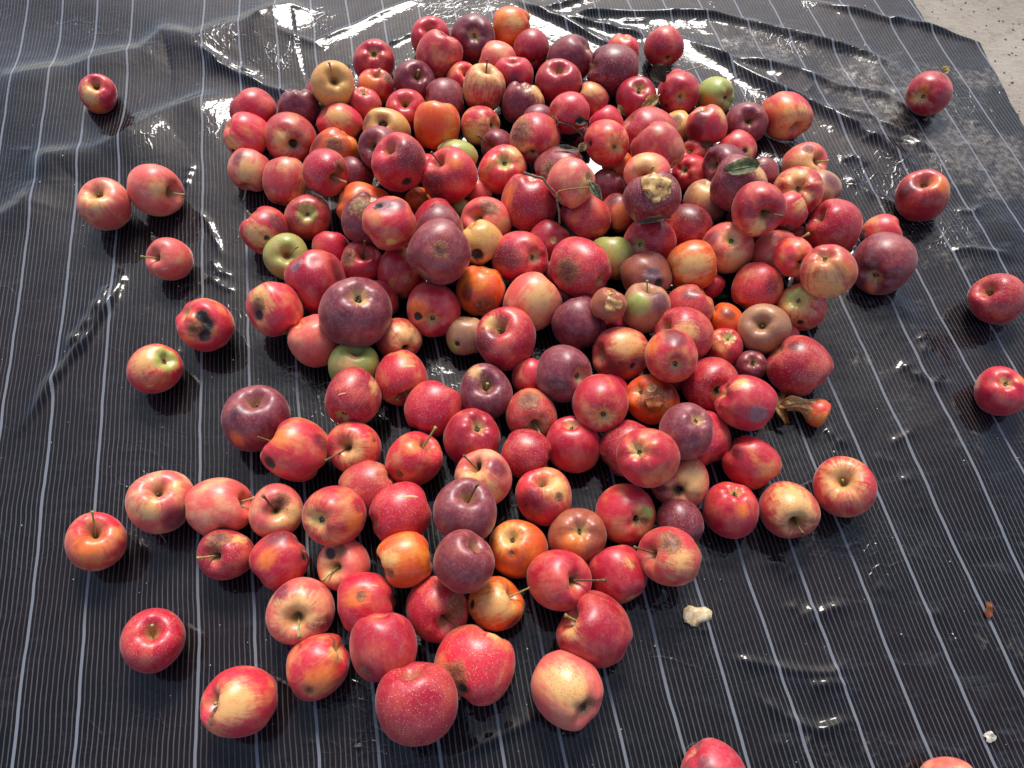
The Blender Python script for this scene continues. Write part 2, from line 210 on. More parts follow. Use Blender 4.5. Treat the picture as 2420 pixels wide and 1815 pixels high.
-159.3,661.7,99.9,35.3|0.82,0.58,0.00|C,1,0.35,0,0|||k,-0.38,0.23,0.90,0.17 v,-0.21,0.24,0.95,0.33 y,0.14,-0.98,0.17,0.12 d,0.30,0.20,0.93,0.33|coral red apple with grey shrivelled shoulder
-198.2,697.0,67.5,32.8|-0.29,-0.59,-0.76|D,1,0.35,0,0|||b,0.06,-0.11,0.99,0.51 g,-0.10,0.01,1.00,0.28|shrunken khaki and dark red apple
-290.3,733.1,32.1,32.1|-0.21,0.51,-0.84|M,1,0.5,0,0|c||g,0.21,-0.51,0.83,0.42|dull red apple with wide green ringed eye
-346.0,707.6,33.0,33.0|-0.67,0.37,0.65|C,1,0.35,0,0|s|-22.6,14.9,24.2|y,-0.09,-0.80,0.60,0.45 p,0.00,-0.85,0.52,0.52 d,0.77,-0.14,0.62,0.47 k,0.29,-0.81,0.51,0.10|apple with black spotted yellow patch at left rim
-310.8,661.1,32.6,31.3|0.30,-0.49,0.82|G,1,0.35,0,0|s|24.0,-7.9,32.6||plain green apple with curved brown stem
-250.7,675.9,27.2,27.2|-0.16,0.89,0.43|R,1,0.35,0,0||||plain red apple in gap right of green stemmed apple
-263.2,616.5,40.6,40.6|-0.42,0.81,0.41|R,1.04,0.35,0,0|||v,-0.43,-0.10,0.90,0.22 b,-0.66,-0.70,0.28,0.22 d,0.88,-0.02,0.47,0.30|wrinkled bruised red apple with dents, left of big purple
-206.3,648.5,30.4,30.4|0.28,-0.01,0.96|R,1,0.2,0,0|s|10.4,9.8,41.7|b,-0.50,-0.21,0.84,0.41|dull red apple with long stem under coral shrivelled one
-150.6,635.6,31.9,31.9|0.29,0.90,0.32|C,1.1,0.35,0,0|||y,0.28,0.43,0.86,0.24|tall coral apple left of the large russet veined one
-181.4,591.3,27.7,27.7|0.42,-0.52,-0.75|R,1,0.35,0,0||||red apple behind the biggest purple apple
-103.6,570.8,35.4,35.4|-0.05,0.83,-0.56|R,1,0.35,0,0|c||y,0.05,-0.81,0.58,0.20 o,-0.42,-0.55,0.72,0.38 k,-0.49,-0.65,0.59,0.09|vivid red apple with green eye facing down
-307.3,563.9,47.2,35.3|-0.49,0.78,0.40|C,1,0.4,0,0|||k,-0.44,-0.65,0.61,0.25 b,-0.34,-0.37,0.86,0.29 y,-0.27,-0.18,0.95,0.37|coral and gold apple with rotted left side
-196.4,543.8,71.0,45.0|-0.25,-0.01,-0.97|V,0.96,0.35,0,0|c||y,0.32,-0.13,0.94,0.21 k,0.25,-0.05,0.97,0.09|biggest purple apple, lumpy with pale eye
-255.2,526.5,33.8,33.8|0.54,-0.42,-0.72|S,1,0.2,0,0||||plain salmon apple beneath biggest purple one
-147.2,529.2,28.5,28.5|-0.53,0.79,-0.32|M,1,0.5,0,0|c||k,0.50,-0.78,0.37,0.20 y,0.49,-0.27,0.83,0.57|red and gold apple with black eye below biggest purple one
-200.7,486.5,31.7,31.7|0.25,0.39,0.89|G,1,0.35,0,0|s||y,-0.00,-0.25,0.97,0.27|lime green apple beneath biggest purple one
-138.7,470.4,33.2,33.2|0.20,-0.98,0.00|C,1,0.35,0,1|s|-3.7,-33.9,3.8|f,0.37,-0.06,0.93|red apple with long pale scar and short green stem
-194.0,430.9,51.3,33.9|0.27,0.94,-0.23|R,1,0.35,0,1|c||g,-0.30,-0.92,0.26,0.24 y,0.85,0.27,0.45,0.20 f,-0.13,-0.31,0.94|red apple with green hollow at its lower left
-98.0,425.4,33.6,33.6|0.55,0.83,0.08|R,1,0.2,0,1||||plain crimson apple in lower left part, above long stemmed one
-310.8,410.5,39.3,39.3|0.17,0.29,0.94|V,1,0.35,0,0|s||d,-0.22,-0.25,0.94,0.21 o,-0.33,-0.86,0.39,0.19|big plum apple lying loose left of lower heap
-256.5,367.8,39.6,37.0|-0.86,0.26,0.43|C,1,0.35,0,0|s|-42.4,9.4,19.8|o,-0.24,0.06,0.97,0.32 k,-0.61,-0.62,0.50,0.19 d,0.89,0.09,0.45,0.25|large orange red apple with brown rotted hole at left
-189.1,375.7,31.6,31.7|-0.19,-0.38,0.91|C,1,0.3,0,0|s|-25.9,-30.7,30.8|y,0.05,-0.50,0.87,0.51 k,0.83,0.03,0.55,0.09 p,0.18,-0.53,0.83,0.46|pink and yellow apple with long stem and wormhole
-117.3,359.7,32.6,32.6|0.61,0.36,0.70|C,1,0.35,0,1|s|28.2,27.5,32.4|b,-0.41,-0.77,0.49,0.17 o,0.07,0.05,1.00,0.25|orange red apple with long thin upright stem
-167.2,323.9,31.4,31.4|-0.90,-0.36,-0.22|M,1,0.35,0,1||||dusty salmon apple in lower left group
-271.9,296.0,30.8,30.8|0.25,-0.30,0.92|S,0.9,0.35,0,0|s|-3.7,3.2,41.9|b,0.45,0.07,0.89,0.31 k,0.21,-0.26,0.94,0.13 y,0.74,-0.35,0.57,0.50 p,0.43,-0.28,0.86,0.63|pale apple with ragged brown scab around long stem
-338.5,300.7,33.5,33.5|0.99,0.11,0.13|S,1.05,0.5,0,0|s|41.4,8.6,5.4|b,0.36,-0.92,0.17,0.30|coral apple lying sideways with stem hollow facing right
-320.6,246.3,29.2,29.2|-0.19,-0.38,0.91|R,1,0.35,0,1|s|-18.1,-14.6,34.7|b,-0.05,0.30,0.95,0.42 y,0.64,0.43,0.64,0.25|small crimson apple with dotted cheek, tan shoulder and pink stem
-469.6,258.9,31.5,31.5|0.36,0.18,0.92|C,1,0.4,0,0|s|9.1,22.4,40.9|b,0.39,0.16,0.91,0.19 o,0.24,-0.50,0.84,0.50|orange apple with upright stem, farthest left of lower group
-405.2,305.1,35.6,35.6|0.25,0.16,0.96|S,1,0.8,0,0|s||b,0.26,0.14,0.96,0.14 y,0.12,-0.53,0.84,0.28 y,0.70,0.25,0.67,0.21 d,0.70,-0.68,0.22,0.42|rosy apple with brown stem hollow at left of lower row
-197.5,281.3,58.7,33.8|0.33,0.47,-0.82|C,1,0.35,0,0|c||g,-0.35,-0.42,0.84,0.18 y,-0.55,-0.42,0.72,0.31 o,0.85,-0.35,0.40,0.26 p,0.90,0.06,0.44,0.22 b,0.89,0.10,0.44,0.09|coral apple with pale green eye hollow at left and scab at right
-126.7,286.3,48.2,33.0|0.84,0.49,-0.22|R,1,0.2,0,1|||f,0.42,0.29,0.86|dotted red apple with pale wedge shaped streak on top
-259.5,238.1,30.9,30.9|-0.77,-0.60,-0.20|R,1,0.35,0,0|||o,-0.19,-0.18,0.96,0.32 k,0.94,0.08,0.32,0.18 d,0.03,0.62,0.78,0.40|red orange apple with black rotted pit at right
-186.7,235.0,28.8,28.8|-0.25,-0.40,0.88|S,1,0.2,0,0|s|-16.2,-25.7,27.9|k,-0.42,0.18,0.89,0.20 b,-0.08,0.25,0.96,0.30 y,-0.43,-0.49,0.76,0.47|pale apple with round black hole and pale stem
-114.1,232.0,56.7,29.3|-0.95,-0.29,0.10|O,1,0.3,0,0||-27.8,-7.9,3.2|b,-0.49,-0.65,0.58,0.21 y,-0.56,-0.20,0.81,0.29|orange apple with brown bruise at lower left corner
-227.2,183.1,35.1,35.1|0.09,-0.49,0.87|S,1,0.35,0,0|s|9.5,-34.2,30.8|y,0.18,-0.33,0.93,0.61 d,-0.45,0.31,0.84,0.31 d,0.76,-0.47,0.44,0.31|large cream and pink apple with stem hollow, lower left
-156.1,189.6,39.1,33.3|-1.00,-0.05,-0.08|R,1,0.2,0,0|||o,-0.18,-0.07,0.98,0.32 f,0.29,0.32,0.90 b,-0.04,0.00,1.00,0.16|red apple with a bit of stalk stuck on its top
-81.0,184.9,33.5,33.5|0.39,-0.65,0.65|R,1,0.35,0,1|s|28.9,-26.4,24.0|b,0.70,-0.12,0.70,0.40 o,0.67,-0.16,0.73,0.18|glossy dotted crimson apple with brown right side
-131.4,140.3,65.8,34.8|0.14,-0.89,-0.43|R,1,0.3,0,0|||b,-0.37,-0.83,0.40,0.22|large plain red apple lying on its side near the bottom
-202.4,127.7,31.7,31.7|-0.81,-0.50,-0.30|C,1,0.35,0,0|sc|-31.9,-19.6,-10.4|y,0.73,0.30,0.62,0.27 o,0.25,-0.60,0.76,0.43 b,-0.09,-0.84,0.53,0.16|coral apple with pale green eye at right and scarred base
-51.2,280.5,72.8,35.4|0.16,0.33,0.93|V,0.92,0.2,0,0|s|14.7,17.1,39.0||frosted mauve apple with short stem in lower middle
130.5,290.9,33.8,33.8|-0.39,0.49,-0.78|C,1,0.35,0,0|c||g,0.65,-0.25,0.72,0.31 y,0.39,-0.19,0.90,0.23 k,0.33,-0.48,0.81,0.15 b,0.65,-0.48,0.58,0.17|coral apple with rotten green eye at right
73.7,265.5,33.1,33.1|-0.05,0.07,-1.00|B,1,0.35,0,0|c||k,0.04,-0.10,0.99,0.09 g,0.04,-0.10,0.99,0.15 o,-0.21,-0.49,0.85,0.46|brownish orange apple with dark star eye facing camera
5.9,252.4,32.3,32.3|0.24,-0.10,-0.97|O,1,0.35,0,0|c||y,-0.32,0.13,0.94,0.51 b,-0.22,-0.46,0.86,0.14 k,-0.22,0.07,0.97,0.09|golden apple with dark eye and crack below it
-49.9,221.4,85.3,31.3|0.46,0.47,0.75|P,0.95,0.35,0,0|s|||maroon apple with stem hollow beneath frosted mauve one
49.6,212.9,47.7,32.8|0.63,-0.27,0.73|R,1,0.4,0,0|s|48.2,-8.8,30.7||red apple with long straight stem pointing right
117.5,221.3,32.2,32.2|-0.45,0.89,0.08|R,1.05,0.35,0,0|sc|-21.5,40.7,4.9|g,0.46,-0.88,-0.11,0.27 y,0.23,0.15,0.96,0.15|rose apple with lime green base and short stem pointing up
-18.0,190.9,29.5,29.5|0.75,0.23,0.63|O,0.95,0.35,0,0|s|39.7,13.3,23.0|y,0.06,-0.19,0.98,0.66 k,-0.84,-0.13,0.53,0.13 p,0.31,0.39,0.87,0.50 d,0.63,-0.74,0.23,0.25|yellow orange apple with thick green stem pointing right
170.8,234.6,60.5,31.9|-0.90,-0.00,0.43|M,1,0.5,0,0|s|-41.2,5.6,16.3|b,-0.13,0.24,0.96,0.42 y,0.16,-0.38,0.91,0.34|salmon apple with brown patch on top, bottom right of heap
190.5,278.4,39.4,26.0|-0.32,0.95,-0.02|D,1,0.35,0,1||||dull maroon apple with crease behind brown patched salmon apple
-277.6,91.4,34.9,34.9|-0.63,-0.12,0.77|C,1,0.3,0,0|s|-15.5,-5.1,27.4|k,-0.66,-0.30,0.69,0.13 b,-0.54,-0.54,0.65,0.19 y,0.09,-0.11,0.99,0.47|pink and gold apple with deep stem hollow facing left, bottom left
-93.3,86.3,72.9,38.7|-0.11,0.76,0.64|R,0.97,0.1,0,1|s||b,-0.04,0.71,0.71,0.18|largest dotted crimson apple at the bottom with russet hollow
-38.0,127.2,40.3,40.3|-0.45,-0.87,-0.18|C,1,0.35,0,1|sc|-17.2,-33.4,-7.7|y,0.50,0.57,0.65,0.16 b,-0.49,-0.43,0.76,0.34 k,-0.27,-0.70,0.66,0.14 p,0.34,-0.11,0.93,0.43|large red apple with decayed brown lower left side
88.6,161.3,37.4,37.4|-0.83,0.27,0.49|R,1,0.3,0,0|s|-33.3,11.7,21.1|y,-0.75,-0.04,0.66,0.27|large rosy apple with pale left shoulder touching peach apple
57.4,101.5,36.9,36.9|-0.54,0.66,-0.52|S,1,0.2,0,0|c||y,-0.02,-0.06,1.00,0.58 b,0.49,-0.57,0.65,0.32 k,0.50,-0.64,0.58,0.09 p,-0.11,0.13,0.99,0.46|large peach apple with brown rotten eye, bottom centre
-380.5,151.8,32.4,32.4|0.29,0.17,0.94|R,0.95,0.3,0,1|s|11.0,8.9,35.5|y,0.24,0.22,0.94,0.19|red apple with star shaped pale hollow, alone at bottom left
-452.8,484.7,31.5,31.5|-0.74,-0.07,-0.67|C,1,0.3,0,0|c||g,0.72,0.08,0.69,0.53 y,0.14,-0.09,0.99,0.57 f,0.11,-0.95,0.29|green shouldered red apple alone at left
-400.5,548.7,34.8,34.8|0.69,-0.11,-0.71|C,1,0.35,0,0|||k,0.20,-0.15,0.97,0.21 k,0.34,-0.32,0.88,0.19 k,0.45,-0.48,0.76,0.21 k,0.29,-0.85,0.45,0.19 k,0.39,-0.74,0.55,0.12 b,-0.06,-0.68,0.73,0.29 b,0.37,-0.55,0.75,0.37 o,0.40,-0.64,0.66,0.29|red apple with two black rotten holes at left
-471.9,659.5,28.4,28.4|-0.49,-0.38,0.78|S,1,0.3,0,0|s|-25.4,-16.1,28.3|k,-0.45,-0.35,0.82,0.11 f,0.09,-0.88,0.46|small coral apple with V shaped nick and stem facing left
-519.0,780.8,35.8,35.8|0.96,-0.28,0.10|S,1,0.3,0,0|s|46.4,-10.5,0.9|y,0.59,-0.51,0.62,0.33 p,0.54,-0.84,0.01,0.26 b,0.96,-0.10,0.24,0.15|pink apple with thick green stem facing right, left side
-581.8,751.8,35.0,35.0|0.03,-0.05,1.00|S,1,0.5,0,0|s||g,-0.01,-0.03,1.00,0.22 y,0.13,-0.41,0.90,0.48|peach apple with green hollow, left of the green stemmed pink one
-656.8,988.0,27.5,27.5|0.31,-0.15,0.94|R,1,0.35,0,0|s||y,0.03,-0.64,0.77,0.45 b,0.35,-0.09,0.93,0.21 o,0.13,-0.99,0.03,0.36|small red and yellow apple alone at upper left
657.3,983.3,33.1,33.1|0.68,0.65,-0.34|R,1,0.5,0,0|c||y,-0.80,-0.55,0.21,0.30 o,-0.64,-0.43,0.63,0.30|red apple with pale eye facing left, alone at upper right
503.6,643.3,40.6,40.6|0.59,0.79,-0.17|P,1,0.35,0,0|c||d,-0.80,-0.25,0.54,0.33 o,-0.52,-0.80,-0.29,0.18|large mauve apple with dark star eye, farthest right of heap
522.5,705.4,26.6,26.6|0.93,0.13,0.33|C,1,0.35,0,0||||coral apple peeking behind large mauve apple
591.0,768.3,34.5,34.5|-0.27,0.10,0.96|R,1,0.35,0,0|s||b,-0.28,0.08,0.96,0.25 o,0.28,-0.23,0.93,0.36 d,-0.83,-0.06,0.56,0.31|red apple with tan hollow on top, alone at right
647.9,590.7,32.3,32.3|-0.78,0.09,0.62|R,1,0.35,0,1|s||b,-0.79,0.06,0.60,0.21|glossy red apple with tan hollow facing upper left, near right edge
613.7,454.6,29.5,29.5|0.29,0.06,-0.95|R,1,0.35,0,0|c||y,-0.33,0.05,0.94,0.18 o,0.40,0.11,0.91,0.22|red apple with small green eye cut by the right edge
197.1,26.4,30.8,30.8|0.68,-0.73,-0.11|R,1,0.1,0.5,0|||d,-0.39,0.18,0.90,0.27|dusty red apple cut off by the bottom edge
428.4,13.4,26.9,26.9|0.98,-0.02,0.22|S,1,0.35,0,0||||pink apple barely rising over the bottom edge at right
"""
BURIED = """
212.3,811.0,23.2,23.2
344.1,775.2,23.0,23.0
411.0,624.9,24.9,24.9
-129.7,834.6,22.3,22.3
-164.1,705.4,23.9,23.9
335.3,727.0,28.5,28.5
210.7,760.0,29.0,29.0
-80.7,650.9,27.1,27.1
200.8,480.1,22.3,22.3
82.1,948.7,25.2,25.2
296.7,434.8,23.4,23.4
-162.9,807.5,22.0,22.0
123.8,454.4,22.9,22.9
"""
RIDGES = [(9, 9, [(0.0091, 1.2627),(0.0715, 1.2149),(0.157, 1.1467),(0.2077, 1.1058)]),(6, 7, [(0.0503, 1.2346),(0.1242, 1.2627)]),(11, 10, [(0.0922, 1.2092),(0.1269, 1.2218),(0.1675, 1.2253),(0.2915, 1.2241),(0.3553, 1.2149),(0.4247, 1.1911),(0.5081, 1.1544),(0.5774, 1.1272),(0.6063, 1.1111),(0.6396, 1.0848)]),(8, 8, [(0.0715, 1.2149),(0.1652, 1.1877),(0.2333, 1.1632)]),(12, 11, [(0.2948, 1.1577),(0.3516, 1.1111),(0.3712, 1.0817),(0.4281, 1.0296),(0.4787, 0.9941),(0.5415, 0.9406),(0.5469, 0.9313),(0.577, 0.9047),(0.6113, 0.8557)]),(9, 9, [(0.3552, 1.1058),(0.4113, 1.0932),(0.4827, 1.0703),(0.5244, 1.0377),(0.6024, 1.0157),(0.6426, 0.9824)]),(9, 9, [(0.5317, 1.2627),(0.6038, 1.2346),(0.6608, 1.2058),(0.6852, 1.2024),(0.7289, 1.1821),(0.8037, 1.1456)]),(7, 8, [(0.5138, 0.9844),(0.5629, 0.9709),(0.617, 0.9276),(0.6507, 0.8822)]),(13, 32, [(-0.8474, 1.0457),(-0.7949, 1.06),(-0.74, 1.0703),(-0.6986, 1.0932),(-0.6262, 1.1165),(-0.5967, 1.1599),(-0.5436, 1.1423),(-0.49, 1.172),(-0.45, 1.1877),(-0.3894, 1.2299),(-0.3461, 1.2253)]),(12, 28, [(-0.7816, 0.7234),(-0.724, 0.777),(-0.7084, 0.8272),(-0.7113, 0.8689),(-0.6439, 0.8813),(-0.6061, 0.9101),(-0.5626, 0.9604),(-0.5047, 0.9941),(-0.4528, 1.0157)]),(9, 9, [(-0.5288, 1.1218),(-0.4858, 1.0796),(-0.4277, 1.0488),(-0.3761, 1.0216),(-0.3315, 1.0088)]),(6, 8, [(-0.5324, 1.1186),(-0.4958, 1.0953),(-0.461, 1.0796),(-0.4234, 1.0662)]),(4, 9, [(-0.4027, 1.1665),(-0.3412, 1.1369),(-0.2927, 1.1787),(-0.227, 1.2311),(-0.178, 1.2627)]),(4, 8, [(-0.4583, 1.1933),(-0.4248, 1.2161),(-0.3894, 1.2299),(-0.346, 1.2241)]),(5, 7, [(-0.2138, 1.138),(-0.165, 1.1709),(-0.1468, 1.1732)]),(9, 9, [(-0.5503, 0.6455),(-0.5602, 0.5905),(-0.5718, 0.5362),(-0.5968, 0.4845),(-0.6151, 0.4173)]),(7, 8, [(-0.5651, 0.6331),(-0.574, 0.5767),(-0.5898, 0.5296)]),(3, 5, [(-0.4624, 0.7754),(-0.4414, 0.7471),(-0.4124, 0.6895)]),(3, 5, [(-0.4908, 0.8644),(-0.492, 0.8128)]),(3, 5, [(-0.4298, 0.6849),(-0.4136, 0.6624),(-0.3943, 0.655)]),(3, 5, [(-0.4272, 0.655),(-0.406, 0.6367),(-0.3863, 0.6259)]),(3, 6, [(0.2369, 0.1428),(0.2627, 0.1362),(0.3072, 0.1271),(0.3464, 0.124),(0.3679, 0.1327)]),(3, 6, [(0.3241, 0.1961),(0.3386, 0.1845),(0.3565, 0.1915),(0.3813, 0.1961)]),(3, 6, [(0.3189, 0.1163),(0.3273, 0.1124),(0.3482, 0.1146),(0.372, 0.109)]),(3, 7, [(0.2625, 0.1048),(0.2865, 0.086),(0.3196, 0.0716),(0.3604, 0.0757)]),(4, 7, [(0.5117, 0.51),(0.521, 0.4908),(0.5446, 0.4751),(0.5647, 0.4782)]),(4, 7, [(0.544, 0.5495),(0.554, 0.5329),(0.5414, 0.5165)]),(4, 7, [(0.6532, 0.7713),(0.6772, 0.7672),(0.6933, 0.7795)]),(4, 8, [(0.6255, 0.6925),(0.657, 0.6963),(0.7094, 0.6887)]),(3, 6, [(0.3947, 0.4115),(0.4015, 0.4056),(0.4165, 0.3882)]),(5, 8, [(0.509, 0.8644),(0.5305, 0.8733),(0.5462, 0.8557)]),(4, 8, [(0.5101, 0.8383),(0.5394, 0.796),(0.5778, 0.7713)]),(3, 7, [(0.0313, 0.0818),(0.0133, 0.0736),(-0.0132, 0.0615),(-0.0652, 0.0377)]),(12, 40, [(0.2061, 1.0848),(0.3352, 0.9844),(0.4455, 0.8383),(0.5035, 0.6624),(0.547, 0.4845),(0.5968, 0.2593)]),(6, 40, [(0.6016, 1.1058),(0.6601, 0.9184),(0.73, 0.6774)]),(6, 40, [(0.3252, 1.1933),(0.4513, 1.0641),(0.5829, 0.8733),(0.698, 0.5767)])]
SHEET_EDGE = [(0.7188, 1.2627), (0.7244, 1.1877), (0.8037, 1.1456), (0.8107, 1.0266), (0.8163, 0.9481)]
LEAVES = [
((0.217, 1.0002, 0.0714), (0.2261, 0.989, 0.065), (0.2362, 0.9824, 0.055), 0.0277, (78, 62, 40), 'dark brown dead leaf crumpled under the dotted crimson apple at top right'),
((0.2238, 0.9509, 0.0569), (0.212, 0.9438, 0.0503), (0.2012, 0.9411, 0.0399), 0.0181, (205, 175, 110), 'tan dry leaf stuck on the glossy crimson apple'),
((0.1649, 0.9602, 0.0321), (0.171, 0.9516, 0.0283), (0.178, 0.9475, 0.0205), 0.0091, (200, 175, 115), 'narrow pale leaf left of the tan leaf on the glossy crimson apple'),
((0.091, 0.8698, 0.0794), (0.1009, 0.8675, 0.0826), (0.1112, 0.8696, 0.0818), 0.0117, (52, 52, 34), 'small dark leaf at the upper end of the twig'),
((0.0768, 0.8903, 0.0235), (0.0896, 0.8822, 0.0368), (0.1041, 0.8854, 0.0399), 0.0191, (58, 56, 36), 'broad dark leaf in the middle of the twig cluster'),
((0.0596, 0.823, 0.0793), (0.0821, 0.8172, 0.08), (0.105, 0.8157, 0.0766), 0.0073, (125, 125, 105), 'long curled grey leaf lying along the dusty maroon apple'),
((0.097, 0.8214, 0.0714), (0.1016, 0.8232, 0.0781), (0.1066, 0.8292, 0.0806), 0.0114, (180, 160, 115), 'tan leaf tip below the twig cluster'),
((0.1042, 0.7275, 0.1074), (0.1116, 0.7163, 0.1023), (0.1197, 0.7093, 0.0928), 0.0128, (135, 138, 105), 'grey green leaf with serrated edge beside coral pink scabbed apple'),
((0.3278, 0.7418, 0.1251), (0.305, 0.7413, 0.1199), (0.284, 0.7448, 0.1105), 0.0235, (128, 132, 92), 'flat olive leaf lying on a maroon apple'),
((0.0669, 0.7167, 0.0359), (0.0808, 0.696, 0.0427), (0.0977, 0.6908, 0.0334), 0.0232, (50, 56, 30), 'dark green leaf at the lower end of the long twig'),
((0.2767, 0.606, 0.0123), (0.2896, 0.616, 0.0045), (0.2987, 0.6141, 0.003), 0.0086, (62, 100, 48), 'small fresh green leaf in the right part of the heap'),
((0.3817, 0.4424, 0.003), (0.3951, 0.4469, 0.0045), (0.4085, 0.4514, 0.003), 0.0135, (60, 85, 42), 'green leaf sticking out behind the eaten core'),
((0.2835, 0.8669, 0.0456), (0.2906, 0.8607, 0.046), (0.299, 0.8586, 0.0424), 0.0122, (110, 80, 50), 'small brown leaf beside white flake'),
((0.2912, 0.856, 0.0379), (0.2972, 0.8549, 0.0433), (0.3047, 0.8579, 0.0447), 0.0056, (225, 228, 220), 'white flake wedged between right side apples'),
((0.1618, 0.6656, 0.0978), (0.1838, 0.664, 0.1056), (0.2068, 0.6663, 0.109), 0.0066, (96, 78, 60), 'crumpled brown leaf under the torn open apple'),
((0.6665, 0.9944, 0.065), (0.6696, 0.9927, 0.0709), (0.6755, 0.9952, 0.0733), 0.0123, (196, 180, 120), 'pale yellow leaf behind the lone upper right apple'),
((0.536, 0.1993, 0.003), (0.5331, 0.1904, 0.0045), (0.5301, 0.1816, 0.003), 0.0089, (150, 80, 40), 'rusty brown peel scrap at lower right'),
((0.4939, 0.065, 0.003), (0.4959, 0.0607, 0.0045), (0.4979, 0.0563, 0.003), 0.0129, (232, 222, 205), 'small white scrap near lower right corner'),
((-0.1628, 0.0525, 0.003), (-0.1591, 0.0528, 0.0045), (-0.1554, 0.0531, 0.003), 0.0044, (120, 118, 112), 'grey chip on the sheet below the bottom apples')]
TWIGS = [
([(0.0663, 0.8685, 0.0751), (0.0696, 0.8709, 0.0779), (0.0848, 0.8671, 0.0753), (0.0964, 0.861, 0.07), (0.1011, 0.8579, 0.0673), (0.1082, 0.8509, 0.0609)], 0.0013, (92, 74, 56), 'forked twig with dark leaves in the heap top'),
([(0.0155, 0.739, 0.1135), (0.0313, 0.735, 0.1103), (0.0406, 0.7332, 0.1092), (0.0482, 0.7259, 0.103), (0.0595, 0.7174, 0.0962), (0.0648, 0.7102, 0.0898), (0.0605, 0.7112, 0.0902), (0.0629, 0.7021, 0.0823), (0.0642, 0.6883, 0.0704)], 0.0016, (125, 100, 75), 'long crooked twig lying over the heap centre'),
([(0.0595, 0.7087, 0.1007), (0.0623, 0.7135, 0.1053), (0.0785, 0.7152, 0.1084), (0.1022, 0.7154, 0.1113)], 0.0011, (175, 120, 60), 'thin orange stalk branching from the crooked twig'),
([(0.2682, 0.9946, 0.0671), (0.2819, 0.9948, 0.072), (0.297, 0.9947, 0.0774)], 0.0009, (190, 180, 150), 'straight straw at the top right of the heap')]
CORE_AT = (0.3662, 0.4457)
CHUNK_AT = (0.2053, 0.1839)


# ------------------------------------------------------------------ node helpers
def lin(c):
    return tuple(((v / 255) / 12.92 if v / 255 <= 0.04045 else ((v / 255 + 0.055) / 1.055) ** 2.4) for v in c)

def new_mat(name):
    m = bpy.data.materials.new(name)
    m.use_nodes = True
    nt = m.node_tree
    nt.nodes.clear()
    out = nt.nodes.new('ShaderNodeOutputMaterial')
    b = nt.nodes.new('ShaderNodeBsdfPrincipled')
    nt.links.new(b.outputs[0], out.inputs[0])
    return m, nt, b

class NT:
    def __init__(s, nt):
        s.nt = nt
    def n(s, kind, **kw):
        nd = s.nt.nodes.new(kind)
        for k, v in kw.items():
            setattr(nd, k, v)
        return nd
    def put(s, sock, v):
        if isinstance(v, bpy.types.NodeSocket):
            s.nt.links.new(v, sock)
        elif v is not None:
            if hasattr(sock, 'default_value') and hasattr(sock.default_value, '__len__') and not hasattr(v, '__len__'):
                sock.default_value = (v,) * len(sock.default_value)
            else:
                if hasattr(v, '__len__') and len(v) == 3 and len(sock.default_value) == 4:
                    v = (*v, 1)
                sock.default_value = v
    def math(s, op, a, b=None, c=None, clamp=False):
        nd = s.n('ShaderNodeMath', operation=op, use_clamp=clamp)
        s.put(nd.inputs[0], a)
        if b is not None: s.put(nd.inputs[1], b)
        if c is not None: s.put(nd.inputs[2], c)
        return nd.outputs[0]
    def vmath(s, op, a, b=None, scale=None):
        nd = s.n('ShaderNodeVectorMath', operation=op)
        s.put(nd.inputs[0], a)
        if b is not None: s.put(nd.inputs[1], b)
        if scale is not None: s.put(nd.inputs['Scale'], scale)
        return nd.outputs[1] if op in ('DOT_PRODUCT', 'LENGTH', 'DISTANCE') else nd.outputs[0]
    def mix(s, f, a, b, mode='MIX'):
        nd = s.n('ShaderNodeMix', data_type='RGBA', blend_type=mode)
        s.put(nd.inputs[0], f); s.put(nd.inputs[6], a); s.put(nd.inputs[7], b)
        return nd.outputs[2]
    def ramp(s, v, lo, hi, to0=0.0, to1=1.0, smooth=True):
        nd = s.n('ShaderNodeMapRange', interpolation_type='SMOOTHSTEP' if smooth else 'LINEAR')
        s.put(nd.inputs[0], v); s.put(nd.inputs[1], lo); s.put(nd.inputs[2], hi)
        s.put(nd.inputs[3], to0); s.put(nd.inputs[4], to1)
        return nd.outputs[0]
    def noise(s, vec, scale, detail=3, rough=0.5, dist=0.0, w=None):
        nd = s.n('ShaderNodeTexNoise', noise_dimensions='4D' if w is not None else '3D')
        s.put(nd.inputs['Vector'], vec); s.put(nd.inputs['Scale'], scale)
        nd.inputs['Detail'].default_value = detail
        nd.inputs['Roughness'].default_value = rough
        nd.inputs['Distortion'].default_value = dist
        if w is not None: s.put(nd.inputs['W'], w)
        return nd.outputs[0]
    def voro(s, vec, scale, feature='F1', rand=1.0):
        nd = s.n('ShaderNodeTexVoronoi', feature=feature)
        s.put(nd.inputs['Vector'], vec); s.put(nd.inputs['Scale'], scale)
        nd.inputs['Randomness'].default_value = rand
        return nd
    def attr(s, name, typ='GEOMETRY'):
        return s.n('ShaderNodeAttribute', attribute_name=name, attribute_type=typ)

